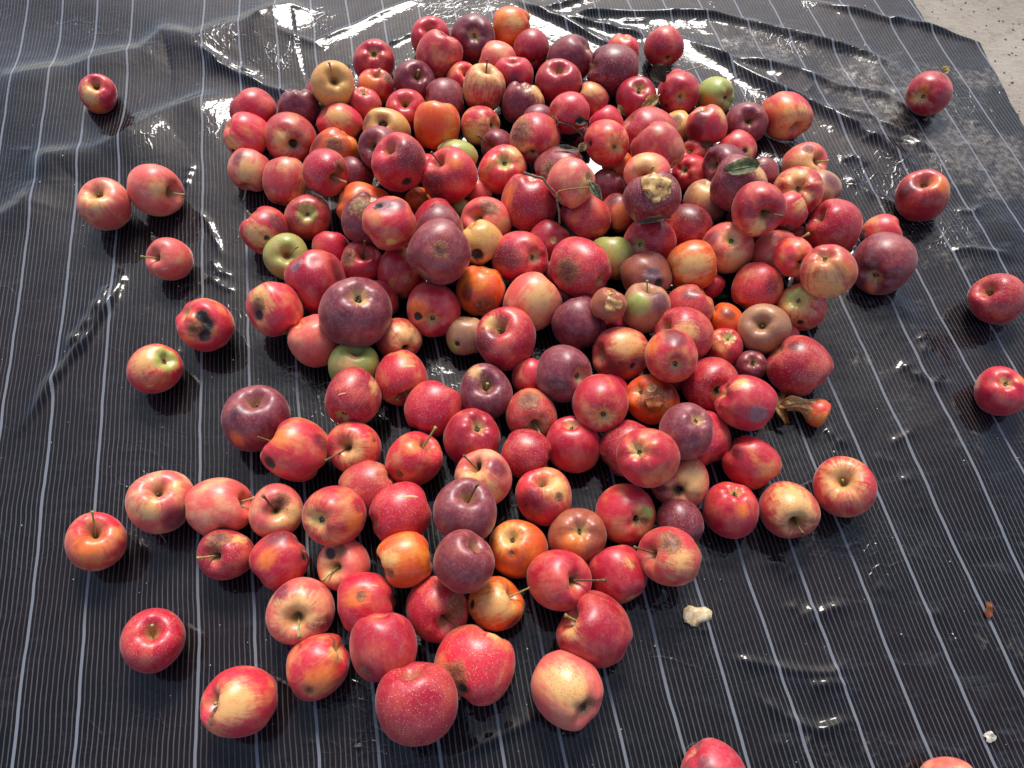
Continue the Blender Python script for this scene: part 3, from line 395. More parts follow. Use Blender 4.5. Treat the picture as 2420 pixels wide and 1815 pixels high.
# ------------------------------------------------------------------ apple skin
def make_skin():
    m, nt, b = new_mat('apple_skin')
    T = NT(nt)
    unit = T.attr('unit').outputs['Vector']
    stre = T.attr('streak').outputs['Vector']
    m1 = T.attr('mask_a'); m2 = T.attr('mask_b'); m3 = T.attr('mask_c')
    s1 = T.n('ShaderNodeSeparateColor'); nt.links.new(m1.outputs['Color'], s1.inputs[0])
    s2 = T.n('ShaderNodeSeparateColor'); nt.links.new(m2.outputs['Color'], s2.inputs[0])
    s3 = T.n('ShaderNodeSeparateColor'); nt.links.new(m3.outputs['Color'], s3.inputs[0])
    fy, fg, fo, fd = s1.outputs[0], s1.outputs[1], s1.outputs[2], m1.outputs['Alpha']
    fb, fk, fp, fw = s2.outputs[0], s2.outputs[1], s2.outputs[2], m2.outputs['Alpha']
    fv, fcav, fcal, fx = s3.outputs[0], s3.outputs[1], s3.outputs[2], m3.outputs['Alpha']
    skin = T.attr('skin_colour', 'OBJECT').outputs['Color']
    grnd = T.attr('ground_colour', 'OBJECT').outputs['Color']
    par = T.attr('finish', 'OBJECT').outputs['Vector']        # x striping, y bloom, z dots
    sp = T.n('ShaderNodeSeparateXYZ'); nt.links.new(par, sp.inputs[0])
    stripe, bloom, dots = sp.outputs
    seed = T.math('MULTIPLY', T.n('ShaderNodeObjectInfo').outputs['Random'], 60.0)
    nbig = T.noise(unit, 1.3, 3, 0.55, 0.3, seed)
    nmid = T.noise(unit, 4.5, 4, 0.6, 0.2, seed)
    nfin = T.noise(unit, 16.0, 4, 0.65, 0.0, seed)
    nstr = T.noise(stre, 7.0, 4, 0.7, 0.15, seed)
    nstr2 = T.noise(stre, 19.0, 2, 0.6, 0.0, seed)
    # blush broken up by streaks that run stalk to eye
    st = T.math('MULTIPLY_ADD', nstr, 0.65, T.math('MULTIPLY', nstr2, 0.35))
    st = T.math('MULTIPLY_ADD', T.math('SUBTRACT', nbig, 0.5), 0.9, st)
    streak = T.math('MULTIPLY', T.ramp(st, 0.43, 0.78), stripe)
    pale = T.mix(0.62, skin, grnd)
    col = T.mix(T.math('MULTIPLY', T.ramp(nbig, 0.44, 0.72), T.math('MULTIPLY_ADD', stripe, 0.8, 0.35, clamp=True)), skin, pale)
    col = T.mix(streak, col, grnd)
    # deeper blotches
    deep = T.mix(1.0, col, (0.50, 0.33, 0.42), 'MULTIPLY')
    col = T.mix(T.math('MULTIPLY', T.ramp(nmid, 0.48, 0.70), 0.42), col, deep)
    # stroke-like fine variation
    col = T.mix(T.ramp(nstr2, 0.35, 0.75, 0.0, 0.30), col, T.mix(1.0, col, (0.62, 0.45, 0.50), 'MULTIPLY'))
    jit = T.math('ADD', T.math('MULTIPLY', T.math('SUBTRACT', nmid, 0.5), 0.8), T.math('MULTIPLY', T.math('SUBTRACT', nstr, 0.5), 0.9))
    def soft(f, lo, hi, amp=0.8):
        return T.ramp(T.math('MULTIPLY_ADD', jit, amp, f), lo, hi)
    col = T.mix(soft(fd, 0.25, 0.85, 0.5), col, T.mix(1.0, col, (0.33, 0.20, 0.42), 'MULTIPLY'))
    col = T.mix(T.math('MULTIPLY', soft(fo, 0.10, 1.0, 0.9), 0.72), col, lin((238, 128, 40)))
    yel = T.mix(nmid, lin((230, 162, 88)), lin((226, 188, 116)))
    jy = T.math('ADD', T.math('MULTIPLY', T.math('SUBTRACT', nstr, 0.5), 1.3), T.math('MULTIPLY', T.math('SUBTRACT', nmid, 0.5), 1.2))
    jy = T.math('MULTIPLY_ADD', T.math('SUBTRACT', nstr2, 0.5), 0.5, jy)
    col = T.mix(T.math('MULTIPLY', T.ramp(T.math('ADD', fy, T.math('MULTIPLY', jy, T.ramp(fy, 0.0, 0.35))), 0.12, 0.96), 0.88), col, yel)
    grn = T.mix(nmid, lin((146, 164, 70)), lin((186, 190, 96)))
    col = T.mix(soft(fg, 0.28, 0.75, 0.5), col, grn)
    # stalk hollow russet and eye basin
    cavn = T.math('MULTIPLY_ADD', T.math('SUBTRACT', nstr2, 0.5), 0.9, fcav)
    col = T.mix(T.math('MULTIPLY', T.ramp(cavn, 0.35, 0.95), 0.8), col, lin((168, 132, 78)))
    caln = T.math('MULTIPLY_ADD', T.math('SUBTRACT', nstr, 0.5), 0.9, fcal)
    col = T.mix(T.math('MULTIPLY', T.ramp(caln, 0.40, 0.95), 0.75), col, lin((196, 160, 92)))
    # lenticels
    v = T.voro(unit, 15.0)
    big = T.math('MULTIPLY', T.ramp(v.outputs['Distance'], 0.12, 0.25, 1.0, 0.0), T.ramp(nfin, 0.34, 0.50))
    v2 = T.voro(unit, 34.0)
    sml = T.ramp(v2.outputs['Distance'], 0.10, 0.28, 1.0, 0.0)
    dt = T.math('ADD', T.math('MULTIPLY', big, dots), T.math('MULTIPLY', sml, T.math('MULTIPLY_ADD', dots, 0.30, 0.10)), clamp=True)
    col = T.mix(T.math('MULTIPLY', dt, 0.80), col, lin((240, 168, 140)))
    # dusty bloom
    bl = T.math('MULTIPLY', T.ramp(T.math('MULTIPLY_ADD', nmid, 0.6, T.math('MULTIPLY', nfin, 0.4)), 0.38, 0.62, 0.25, 1.0), bloom)
    col = T.mix(bl, col, lin((172, 108, 112)))
    vmod = T.math('ADD', T.math('MULTIPLY', nfin, 0.55), T.math('MULTIPLY', nmid, 0.45))
    col = T.mix(T.ramp(vmod, 0.36, 0.52, 0.34, 0.0), col, T.mix(1.0, col, (0.55, 0.42, 0.48), 'MULTIPLY'))
    col = T.mix(T.ramp(vmod, 0.50, 0.66, 0.0, 0.20), col, lin((226, 150, 128)))
    # all skins: faint dull russet freckling
    col = T.mix(T.math('MULTIPLY', T.ramp(nfin, 0.60, 0.78), 0.22), col, lin((150, 104, 84)))
    # flesh wound, brown, mould, black, specks
    jf = T.math('ADD', T.math('MULTIPLY', T.math('SUBTRACT', nmid, 0.5), 0.55), T.math('MULTIPLY', T.math('SUBTRACT', nfin, 0.5), 0.45))
    mv = T.ramp(T.math('ADD', fv, jf), 0.36, 0.66)
    col = T.mix(T.math('MULTIPLY', mv, 0.72), col, T.mix(nfin, lin((92, 62, 76)), lin((140, 118, 122))))
    mb = T.ramp(T.math('MULTIPLY_ADD', jf, 2.0, fb), 0.36, 0.60)
    brn = T.mix(T.ramp(T.math('MULTIPLY_ADD', fb, -0.25, T.math('MULTIPLY_ADD', nfin, 0.7, T.math('MULTIPLY', nmid, 0.5))), 0.25, 0.60), lin((62, 34, 24)), lin((164, 104, 58)))
    col = T.mix(T.math('MULTIPLY', mb, 0.86), col, brn)
    mw = T.ramp(T.math('MULTIPLY_ADD', jf, 0.8, fw), 0.44, 0.52)
    fle = T.mix(T.ramp(nmid, 0.3, 0.7), lin((172, 112, 50)), lin((226, 184, 118)))
    col = T.mix(mw, col, fle)
    vs = T.voro(unit, 20.0)
    spk = T.math('MULTIPLY', T.ramp(vs.outputs['Distance'], 0.16, 0.30, 1.0, 0.0), T.ramp(T.math('MULTIPLY_ADD', jf, 0.8, fp), 0.30, 0.55))
    col = T.mix(T.math('MULTIPLY', spk, 0.75), col, lin((92, 70, 34)))
    mk = T.ramp(T.math('MULTIPLY_ADD', jf, 1.0, fk), 0.42, 0.58)
    rim = T.ramp(T.math('MULTIPLY_ADD', jf, 1.2, fk), 0.26, 0.44)
    col = T.mix(T.math('MULTIPLY', rim, 0.7), col, lin((104, 66, 44)))
    col = T.mix(mk, col, T.mix(nfin, lin((20, 15, 13)), lin((62, 45, 34))))
    nt.links.new(col, b.inputs['Base Color'])
    vq = T.voro(unit, 7.5)
    sq = T.n('ShaderNodeSeparateColor'); nt.links.new(vq.outputs['Color'], sq.inputs[0])
    fleck = T.math('MULTIPLY', T.ramp(T.math('MULTIPLY_ADD', nfin, 0.16, vq.outputs['Distance']), 0.13, 0.22, 1.0, 0.0), T.ramp(sq.outputs[0], 0.66, 0.74))
    col = T.mix(T.math('MULTIPLY', fleck, 0.75), col, T.mix(nmid, lin((96, 66, 40)), lin((70, 34, 26))))
    # finish
    rough = T.math('MULTIPLY_ADD', nfin, 0.20, 0.27)
    rough = T.math('MULTIPLY_ADD', bl, 0.28, rough)
    rough = T.math('MULTIPLY_ADD', T.math('MAXIMUM', mb, mk), 0.22, rough)
    nt.links.new(rough, b.inputs['Roughness'])
    b.inputs['Specular IOR Level'].default_value = 0.5
    b.inputs['Subsurface Weight'].default_value = 0.0
    b.inputs['Coat Weight'].default_value = 0.06
    b.inputs['Sheen Weight'].default_value = 0.16
    b.inputs['Sheen Roughness'].default_value = 0.35
    b.inputs['Sheen Tint'].default_value = (1.0, 0.86, 0.86, 1)
    b.inputs['Coat Roughness'].default_value = 0.18
    # relief
    rot = T.math('MAXIMUM', T.math('MAXIMUM', mb, mk), T.math('MAXIMUM', mw, T.math('MULTIPLY', mv, 0.6)))
    hgt = T.math('MULTIPLY', nfin, T.math('MULTIPLY_ADD', rot, 0.9, 0.05))
    hgt = T.math('MULTIPLY_ADD', nmid, 0.16, hgt)
    hgt = T.math('MULTIPLY_ADD', spk, -0.25, hgt)
    bp = T.n('ShaderNodeBump')
    bp.inputs['Strength'].default_value = 0.6
    bp.inputs['Distance'].default_value = 0.0022
    nt.links.new(hgt, bp.inputs['Height'])
    nt.links.new(bp.outputs[0], b.inputs['Normal'])
    return m

def simple_mat(name, c1, c2, scale=300.0, rough=0.6, spec=0.4, bump=0.0006):
    m, nt, b = new_mat(name)
    T = NT(nt)
    tc = T.n('ShaderNodeTexCoord').outputs['Object']
    n = T.noise(tc, scale, 4, 0.6)
    nt.links.new(T.mix(T.ramp(n, 0.3, 0.7), lin(c1), lin(c2)), b.inputs['Base Color'])
    b.inputs['Roughness'].default_value = rough
    b.inputs['Specular IOR Level'].default_value = spec
    bp = T.n('ShaderNodeBump')
    bp.inputs['Strength'].default_value = 0.6
    bp.inputs['Distance'].default_value = bump
    nt.links.new(n, bp.inputs['Height'])
    nt.links.new(bp.outputs[0], b.inputs['Normal'])
    return m

SKIN = make_skin()
M_STEM = simple_mat('stem_brown', (66, 48, 30), (128, 98, 58), 500)
M_STEM_G = simple_mat('stem_green', (120, 112, 62), (176, 164, 96), 500)
M_CALYX = simple_mat('calyx_dry', (36, 30, 22), (112, 98, 70), 700, 0.8)
M_SCAR = simple_mat('scar_tan', (196, 150, 98), (222, 184, 132), 400)
M_FLESH = simple_mat('dried_flesh', (116, 62, 26), (228, 186, 116), 75, 0.35, 0.5, 0.0012)
M_WET = simple_mat('wet_brown_flesh', (128, 62, 24), (196, 122, 58), 90, 0.12, 0.6, 0.0008)
M_FLESH_W = simple_mat('fresh_flesh', (178, 142, 92), (226, 206, 166), 160, 0.5, 0.4, 0.0010)

PAL = {  # skin colour, ground colour, bloom
    'R': ((184, 18, 46), (234, 118, 84), 0.03), 'D': ((104, 16, 34), (156, 54, 54), 0.12),
    'P': ((118, 24, 36), (172, 84, 64), 0.20), 'V': ((108, 24, 40), (172, 84, 70), 0.24),
    'C': ((208, 40, 56), (244, 172, 96), 0.02), 'O': ((224, 84, 26), (238, 162, 52), 0.01),
    'S': ((222, 90, 80), (242, 184, 124), 0.06), 'M': ((186, 48, 50), (222, 160, 96), 0.08),
    'Y': ((214, 166, 82), (222, 120, 84), 0.04), 'G': ((158, 168, 74), (176, 150, 88), 0.05),
    'T': ((178, 126, 88), (196, 160, 106), 0.12), 'B': ((150, 76, 50), (184, 118, 76), 0.06)}

# ------------------------------------------------------------------ apple mesh
NU, NV = 56, 34
PROF = [(0.0, 0.36), (0.07, 0.42), (0.15, 0.60), (0.26, 0.76), (0.40, 0.855), (0.56, 0.85), (0.74, 0.74), (0.89, 0.53),
        (0.98, 0.25), (1.0, -0.02), (0.965, -0.30), (0.87, -0.55), (0.72, -0.74), (0.54, -0.845), (0.38, -0.86),
        (0.25, -0.80), (0.14, -0.71), (0.05, -0.66), (0.0, -0.655)]

def resample(pts, n):
    P = [np.array(p) for p in pts]
    P = [P[0] * np.array([-1, 1])] + P + [P[-1] * np.array([-1, 1])]
    dense = []
    for i in range(1, len(P) - 2):
        for k in range(12):
            t = k / 12
            p0, p1, p2, p3 = P[i - 1], P[i], P[i + 1], P[i + 2]
            dense.append(0.5 * ((2 * p1) + (-p0 + p2) * t + (2 * p0 - 5 * p1 + 4 * p2 - p3) * t * t + (-p0 + 3 * p1 - 3 * p2 + p3) * t ** 3))
    dense.append(P[-2])
    D = np.array(dense)
    s = np.concatenate([[0], np.cumsum(np.linalg.norm(np.diff(D, axis=0), axis=1))])
    u = np.linspace(0, s[-1], n)
    return np.stack([np.interp(u, s, D[:, 0]), np.interp(u, s, D[:, 1])], 1), u / s[-1]

PR, PS = resample(PROF, NV)
PHI = np.linspace(0, 2 * math.pi, NU, endpoint=False)
faces = []
for j in range(1, NV - 2):
    for i in range(NU):
        a = 1 + (j - 1) * NU + i; b_ = 1 + (j - 1) * NU + (i + 1) % NU
        faces.append((a, a + NU, b_ + NU, b_))
TRI_TOP = [(0, 1 + i, 1 + (i + 1) % NU) for i in range(NU)]
LAST = 1 + (NV - 2) * NU
TRI_BOT = [(LAST, LAST - NU + (i + 1) % NU, LAST - NU + i) for i in range(NU)]
ALLF = faces + TRI_TOP + TRI_BOT
LOOPV = np.array([v for f in ALLF for v in f], dtype=np.int32)
LSTART = np.cumsum([0] + [len(f) for f in ALLF[:-1]]).astype(np.int32)
LTOT = np.array([len(f) for f in ALLF], dtype=np.int32)

def apple_mesh(name, R, elong, patches, nr, lump=0.0):
    """patches: (kind, unit direction in apple space, angular radius)"""
    rr, zz = PR[:, 0].copy(), PR[:, 1].copy()
    zz = np.where(zz > 0, zz * nr.uniform(0.96, 1.08), zz * nr.uniform(0.94, 1.08)) * elong
    taper = nr.uniform(0.0, 0.13)
    rr = rr * (1 + taper * zz * 0.6)
    p1, p2, p3 = nr.uniform(0, 6.28, 3)
    elong = elong * nr.uniform(0.93, 1.06)
    amp = nr.uniform(0.012, 0.042)
    lobe = nr.uniform(0.008, 0.032)
    V = np.zeros((LAST + 1, 3)); S = np.zeros((LAST + 1))
    V[0] = (0, 0, zz[0]); V[LAST] = (0, 0, zz[-1]); S[0] = 0; S[LAST] = 1
    for j in range(1, NV - 1):
        f = 1 + amp * np.cos(2 * PHI + p1) + amp * 0.7 * np.cos(3 * PHI + p2)
        low = max(0.0, (PS[j] - 0.5) * 2)
        f = f + lobe * low * np.cos(5 * PHI + p3) + lobe * 0.5 * max(0, 1 - PS[j] * 3) * np.cos(5 * PHI + p3)
        sl = slice(1 + (j - 1) * NU, 1 + j * NU)
        V[sl, 0] = rr[j] * np.cos(PHI) * f
        V[sl, 1] = rr[j] * np.sin(PHI) * f
        # lopsided shoulders and base
        V[sl, 2] = zz[j] + (abs(zz[j]) ** 1.5) * rr[j] * (0.10 * np.cos(PHI + p2) if zz[j] > 0 else 0.08 * np.cos(PHI + p1)) \
            + (lobe * 1.1 * np.cos(5 * PHI + p3) * min(1, rr[j] * 2) if zz[j] < -0.6 else 0)
        S[sl] = PS[j]
    # the shoulder round the stalk and the rim round the eye are never level
    rim = np.exp(-((S - 0.22) / 0.10) ** 2); rim2 = np.exp(-((S - 0.80) / 0.08) ** 2)
    PH = np.arctan2(V[:, 1], V[:, 0])
    V[:, 2] += rim * (0.032 * np.cos(PH + p3) + 0.028 * np.cos(2 * PH + p1) + 0.018 * np.cos(5 * PH + p2))
    V[:, 2] += rim2 * (0.03 * np.cos(PH + p2) + 0.02 * np.cos(3 * PH + p3) + 0.022 * np.cos(5 * PH + p1))
    # gentle non-round swelling
    D = V / np.maximum(np.linalg.norm(V, axis=1), 1e-6)[:, None]
    for _ in range(4):
        q = nr.normal(size=3); q /= np.linalg.norm(q)
        V *= (1 + nr.uniform(-0.035, 0.03) * np.exp(-((1 - D @ q) / 0.25)))[:, None]
    if lump:
        for _ in range(9):
            q = nr.normal(size=3); q /= np.linalg.norm(q)
            V *= (1 + nr.uniform(-0.11, 0.05) * lump * np.exp(-((1 - D @ q) / nr.uniform(0.03, 0.14))))[:, None]
    fld = {k: np.zeros(LAST + 1) for k in 'ygodbkpwv'}
    N0 = D.copy()
    for k, d, rad in patches:
        if k not in fld: continue
        ang = np.arccos(np.clip(D @ d, -1, 1))
        if k in 'yod' and abs(d[2]) < 0.85:          # colour runs stalk to eye
            mer = np.array([0, 0, 1]) - d[2] * d; mer /= np.linalg.norm(mer)
            am = (D - d) @ mer
            ang = np.sqrt(np.maximum(ang ** 2 - 0.5 * am ** 2, 0))
        e = np.exp(-0.69 * (ang / max(rad, 0.11)) ** 2)
        fld[k] = np.maximum(fld[k], e)
        if k == 'k':
            V -= N0 * (min(0.30, rad * 0.9) * np.exp(-0.9 * (ang / max(rad, 0.12)) ** 2.5))[:, None]
        elif k == 'b':
            V -= N0 * (0.075 * e * (1 + 0.5 * np.sin(D[:, 0] * 17 + p1) * np.sin(D[:, 2] * 19 + p2)))[:, None]
        elif k == 'w':
            g = 1 / (1 + np.exp((ang - rad) * 18))
            V -= N0 * ((0.13 + 0.05 * np.sin(D[:, 0] * 23 + p1) * np.sin(D[:, 1] * 27 + p3)) * g)[:, None]
        elif k == 'v':
            V -= N0 * ((0.05 + 0.045 * np.sin(D[:, 0] * 15 + D[:, 2] * 9 + p1) + 0.03 * np.sin(D[:, 1] * 26 + p2)) * e)[:, None]
    V *= R
    me = bpy.data.meshes.new(name)
    me.vertices.add(LAST + 1); me.loops.add(len(LOOPV)); me.polygons.add(len(ALLF))
    me.vertices.foreach_set('co', V.astype(np.float32).ravel())
    me.loops.foreach_set('vertex_index', LOOPV)
    me.polygons.foreach_set('loop_start', LSTART)
    me.polygons.foreach_set('loop_total', LTOT)
    me.polygons.foreach_set('use_smooth', np.ones(len(ALLF), dtype=bool))
    me.update(calc_edges=True)
    def vec(nm, arr):
        at = me.attributes.new(nm, 'FLOAT_VECTOR', 'POINT'); at.data.foreach_set('vector', arr.astype(np.float32).ravel())
    def colr(nm, arr):
        at = me.attributes.new(nm, 'FLOAT_COLOR', 'POINT'); at.data.foreach_set('color', arr.astype(np.float32).ravel())
    vec('unit', V / R)
    hyp = np.maximum(np.hypot(V[:, 0], V[:, 1]), 1e-6)
    vec('streak', np.stack([V[:, 0] / hyp, V[:, 1] / hyp, S * 0.45], 1))
    cav = np.exp(-(S / 0.17) ** 2); cal = np.exp(-((1 - S) / 0.13) ** 2)
    colr('mask_a', np.stack([fld['y'], fld['g'], fld['o'], fld['d']], 1))
    colr('mask_b', np.stack([fld['b'], fld['k'], fld['p'], fld['w']], 1))
    colr('mask_c', np.stack([fld['v'], cav, cal, S], 1))
    me.materials.append(SKIN)
    return me, V, zz

def link(name, me, parent=None, **props):
    o = bpy.data.objects.new(name, me)
    COL.objects.link(o)
    if parent is not None: o.parent = parent
    for k, v in props.items(): o[k] = v
    return o

def tube_mesh(name, pts, radii, mat, seg=8, end_knob=1.35):
    """a tapering, slightly bent stalk through pts"""
    pts = [Vector(p) for p in pts]
    bm = bmesh.new()
    rings = []
    for i, p in enumerate(pts):
        d = (pts[min(i + 1, len(pts) - 1)] - pts[max(i - 1, 0)]).normalized()
        q = d.to_track_quat('Z', 'Y')
        rings.append([bm.verts.new(p + q @ Vector((math.cos(a) * radii[i], math.sin(a) * radii[i], 0)))
                      for a in [2 * math.pi * k / seg for k in range(seg)]])
    for a, b2 in zip(rings, rings[1:]):
        for k in range(seg):
            bm.faces.new((a[k], a[(k + 1) % seg], b2[(k + 1) % seg], b2[k]))
    bm.faces.new(rings[0][::-1]); bm.faces.new(rings[-1])
    for f in bm.faces: f.smooth = True
    bm.normal_update()
    me = bpy.data.meshes.new(name); bm.to_mesh(me); bm.free()
    me.materials.append(mat)
    return me

def calyx_mesh(R, rg):
    bm = bmesh.new()
    for i in range(7):
        a = i * 2 * math.pi / 7 + rg.uniform(-.3, .3)
        c, s = math.cos(a), math.sin(a)
        r0, r1 = 0.025 * R, R * rg.uniform(0.07, 0.13)
        w = R * rg.uniform(0.018, 0.032)
        h0, h1 = 0.0, -R * rg.uniform(0.02, 0.09)
        p = [(r0, -w, h0), (r0, w, h0), ((r0 + r1) / 2, w, h1 * 0.7), (r1, 0, h1), ((r0 + r1) / 2, -w, h1 * 0.7)]
        t = [(x * 1.0, y, z + R * 0.012) for x, y, z in p]
        vs = [bm.verts.new((x * c - y * s, x * s + y * c, z)) for x, y, z in p]
        ws = [bm.verts.new((x * c - y * s, x * s + y * c, z)) for x, y, z in t]
        bm.faces.new(vs[::-1]); bm.faces.new(ws)
        for k in range(5):
            bm.faces.new((vs[k], vs[(k + 1) % 5], ws[(k + 1) % 5], ws[k]))
    bm.normal_update()
    me = bpy.data.meshes.new('calyx'); bm.to_mesh(me); bm.free()
    me.materials.append(M_CALYX)
    return me

from mathutils.bvhtree import BVHTree
def on_surface(V, d):
    tree = BVHTree.FromPolygons([tuple(v) for v in V], ALLF)
    h = tree.ray_cast(Vector(d) * 0.2, -Vector(d))
    return h[0], h[1]

def scar_mesh(V, Rm, d, half, width):
    """thin raised lens-shaped strip following the skin"""
    tree = BVHTree.FromPolygons([tuple(v) for v in V], ALLF)
    d = Vector(d).normalized()
    side = (Rm.inverted() @ Vector((1, 0.25, 0))); side = (side - side.dot(d) * d).normalized()
    upv = d.cross(side)
    n = 12
    rows = []
    for i in range(n + 1):
        t = -1 + 2 * i / n
        w = width * math.sqrt(max(0.02, 1 - t * t))
        row = []
        for s in (-1, 0, 1):
            q = (d + side * t * half + upv * (s * w + 0.10 * half * (1 - t * t))).normalized()
            h = tree.ray_cast(q * 0.2, -q)
            row.append(h[0] + h[1] * (0.0004 if s == 0 else -0.0001))
        rows.append(row)
    bm = bmesh.new()
    vr = [[bm.verts.new(p) for p in r] for r in rows]
    for a, b2 in zip(vr, vr[1:]):
        for k in range(2):
            bm.faces.new((a[k], b2[k], b2[k + 1], a[k + 1]))
    for f in bm.faces: f.smooth = True
    bm.normal_update()
    me = bpy.data.meshes.new('scar'); bm.to_mesh(me); bm.free()
    me.materials.append(M_SCAR)
    return me

def colour(c, rg, j=0.06):
    c = lin(c)
    g = 1 + rg.uniform(-j, j) * 1.6
    return [min(1, max(0.002, v * g * (1 + rg.uniform(-j, j)))) for v in c]

def lump_of(label):
    for w, v in (('collapsed', 1.4), ('shrunken', 1.3), ('wrinkled', 1.1), ('lumpy', 0.9), ('rotting', 1.0), ('shrivelled', 0.9),
                 ('mouldy', 0.8), ('knobbly', 0.8), ('dull', 0.35), ('dusty', 0.3), ('decay', 0.9)):
        if w in label: return v
    return 0.12
contacts = []
def build_apple(pos, R, axis, par, pole, tip, patches, label, group, seed, full=True):
    rg = random.Random(seed); nr = np.random.default_rng(seed)
    code, elong, stripe, extra_bloom, L = par
    ax = Vector(axis).normalized()
    q = Vector((0, 0, 1)).rotation_difference(ax)
    q = q @ Quaternion((0, 0, 1), rg.uniform(0, 6.28))
    Rm = q.to_matrix(); inv = Rm.transposed()
    local = [(k, np.array(inv @ Vector(d)), r) for k, d, r in patches]
    me, V, zz = apple_mesh('apple', R * 1.005, elong, local, nr, lump_of(label))
    o = link('apple', me)
    o.matrix_world = Matrix.Translation(pos) @ q.to_matrix().to_4x4()
    sk, gr, bl = PAL[code]
    sc_ = colour(sk, rg)
    if code in 'RC':
        f_ = rg.uniform(0.74, 1.18); sc_ = [v * f_ for v in sc_]
    o['skin_colour'] = sc_; o['ground_colour'] = colour(gr, rg)
    o['finish'] = [min(1.2, stripe * (1.0 if code in 'RDPV' else 1.1)), min(0.6, bl + extra_bloom * 0.5), 1.0 if L else 0.12]
    o['label'] = label; o['category'] = 'apple'; o['group'] = group
    if not full: return o
    # stalk
    base = Vector((0, 0, zz[0] * R * 1.005 - 0.0005))
    rs = rg.uniform(0.0009, 0.0013)
    if tip is not None:
        T = inv @ Vector(tip)
        if T.length < R * 0.75: T = T.normalized() * R * 0.9
        if T.z < R * 0.45:      # stalk shows beyond the rim: let it lean out of the hollow
            mid = Vector((T.x * 0.30, T.y * 0.30, R * 0.98))
        else:
            mid = base.lerp(T, 0.5) + Vector((0, 0, R * 0.10))
        pts = []
        for i in range(9):
            t = i / 8
            pts.append((1 - t) ** 2 * base + 2 * t * (1 - t) * mid + t * t * T)
        rad = [rs * (1.15 if i == 0 else 1.0) * (1 + 0.9 * max(0, (i - 6) / 2) ** 2) for i in range(9)]
        green = 'green stem' in label or 'pale stem' in label or rg.random() < 0.45
        link('stem', tube_mesh('stem', pts, rad, M_STEM_G if green else M_STEM), o)
    elif not ('k' in [p_[0] for p_ in patches] and 's' in pole):
        L_ = R * rg.uniform(0.20, 0.36)
        d = Vector((rg.uniform(-.25, .25), rg.uniform(-.25, .25), 1)).normalized()
        pts = [base + d * L_ * i / 5 + Vector((rg.uniform(-.0004, .0004), rg.uniform(-.0004, .0004), 0)) for i in range(6)]
        rad = [rs] * 4 + [rs * 1.2, rs * 1.5]
        link('stem', tube_mesh('stem', pts, rad, M_STEM if rg.random() < .6 else M_STEM_G), o)
    if True:
        c = link('calyx', calyx_mesh(R, rg), o)
        c.location = (0, 0, zz[-1] * R * 1.005 - 0.0004)
    for k, d, r in local:
        if k in 'fq':
            big = k == 'f' and 'scar' in label or 'streak' in label
            half = 0.30 if big else 0.17
            s_ = link('scar', scar_mesh(V, Rm, d, half, 0.045 if big else 0.028), o)
            s_['label'] = 'thin pale scar on the skin'
    return o

def parse(text):
    for ln in text.strip().splitlines():
        a = ln.split('|')
        x, y, z, r = [float(v) / 1000 for v in a[0].split(',')]
        axis = tuple(float(v) for v in a[1].split(','))
        c, e, n, m, L = a[2].split(',')
        tip = tuple(float(v) / 1000 for v in a[4].split(',')) if a[4] else None
        pt = []
        for t in a[5].split():
            f = t.split(',')
            pt.append((f[0], tuple(float(v) for v in f[1:4]), float(f[4]) if len(f) > 4 else 0.1))
        yield Vector((x, y, z)), r, axis, (c, float(e), float(n), float(m), int(L)), a[3], tip, pt, a[6]

seed = 100
built = {}
for pos, r, axis, par, pole, tip, pt, lab in parse(APPLES):
    seed += 1
    loose = (pos.y < 0.30)
    o = build_apple(pos, r, axis, par, pole, tip, pt, lab,
                    'windfall apples lying in a heap on the striped sheet', seed)
    built[lab] = (o, pos, r)
    contacts.append((pos, r))
for ln in BURIED.strip().splitlines():
    seed += 1
    x, y, z, r = [float(v) / 1000 for v in ln.split(',')]
    rg = random.Random(seed)
    ax = (rg.uniform(-1, 1), rg.uniform(-1, 1), rg.uniform(-1, 1))
    o = build_apple(Vector((x, y, z)), r, ax, (rg.choice('RDCD'), 1.0, 0.3, 0, 0), '', None, [],
                    'dim red apple at the bottom of the heap, almost hidden by those above', 'apples buried at the bottom of the heap', seed)
    contacts.append((Vector((x, y, z)), r))

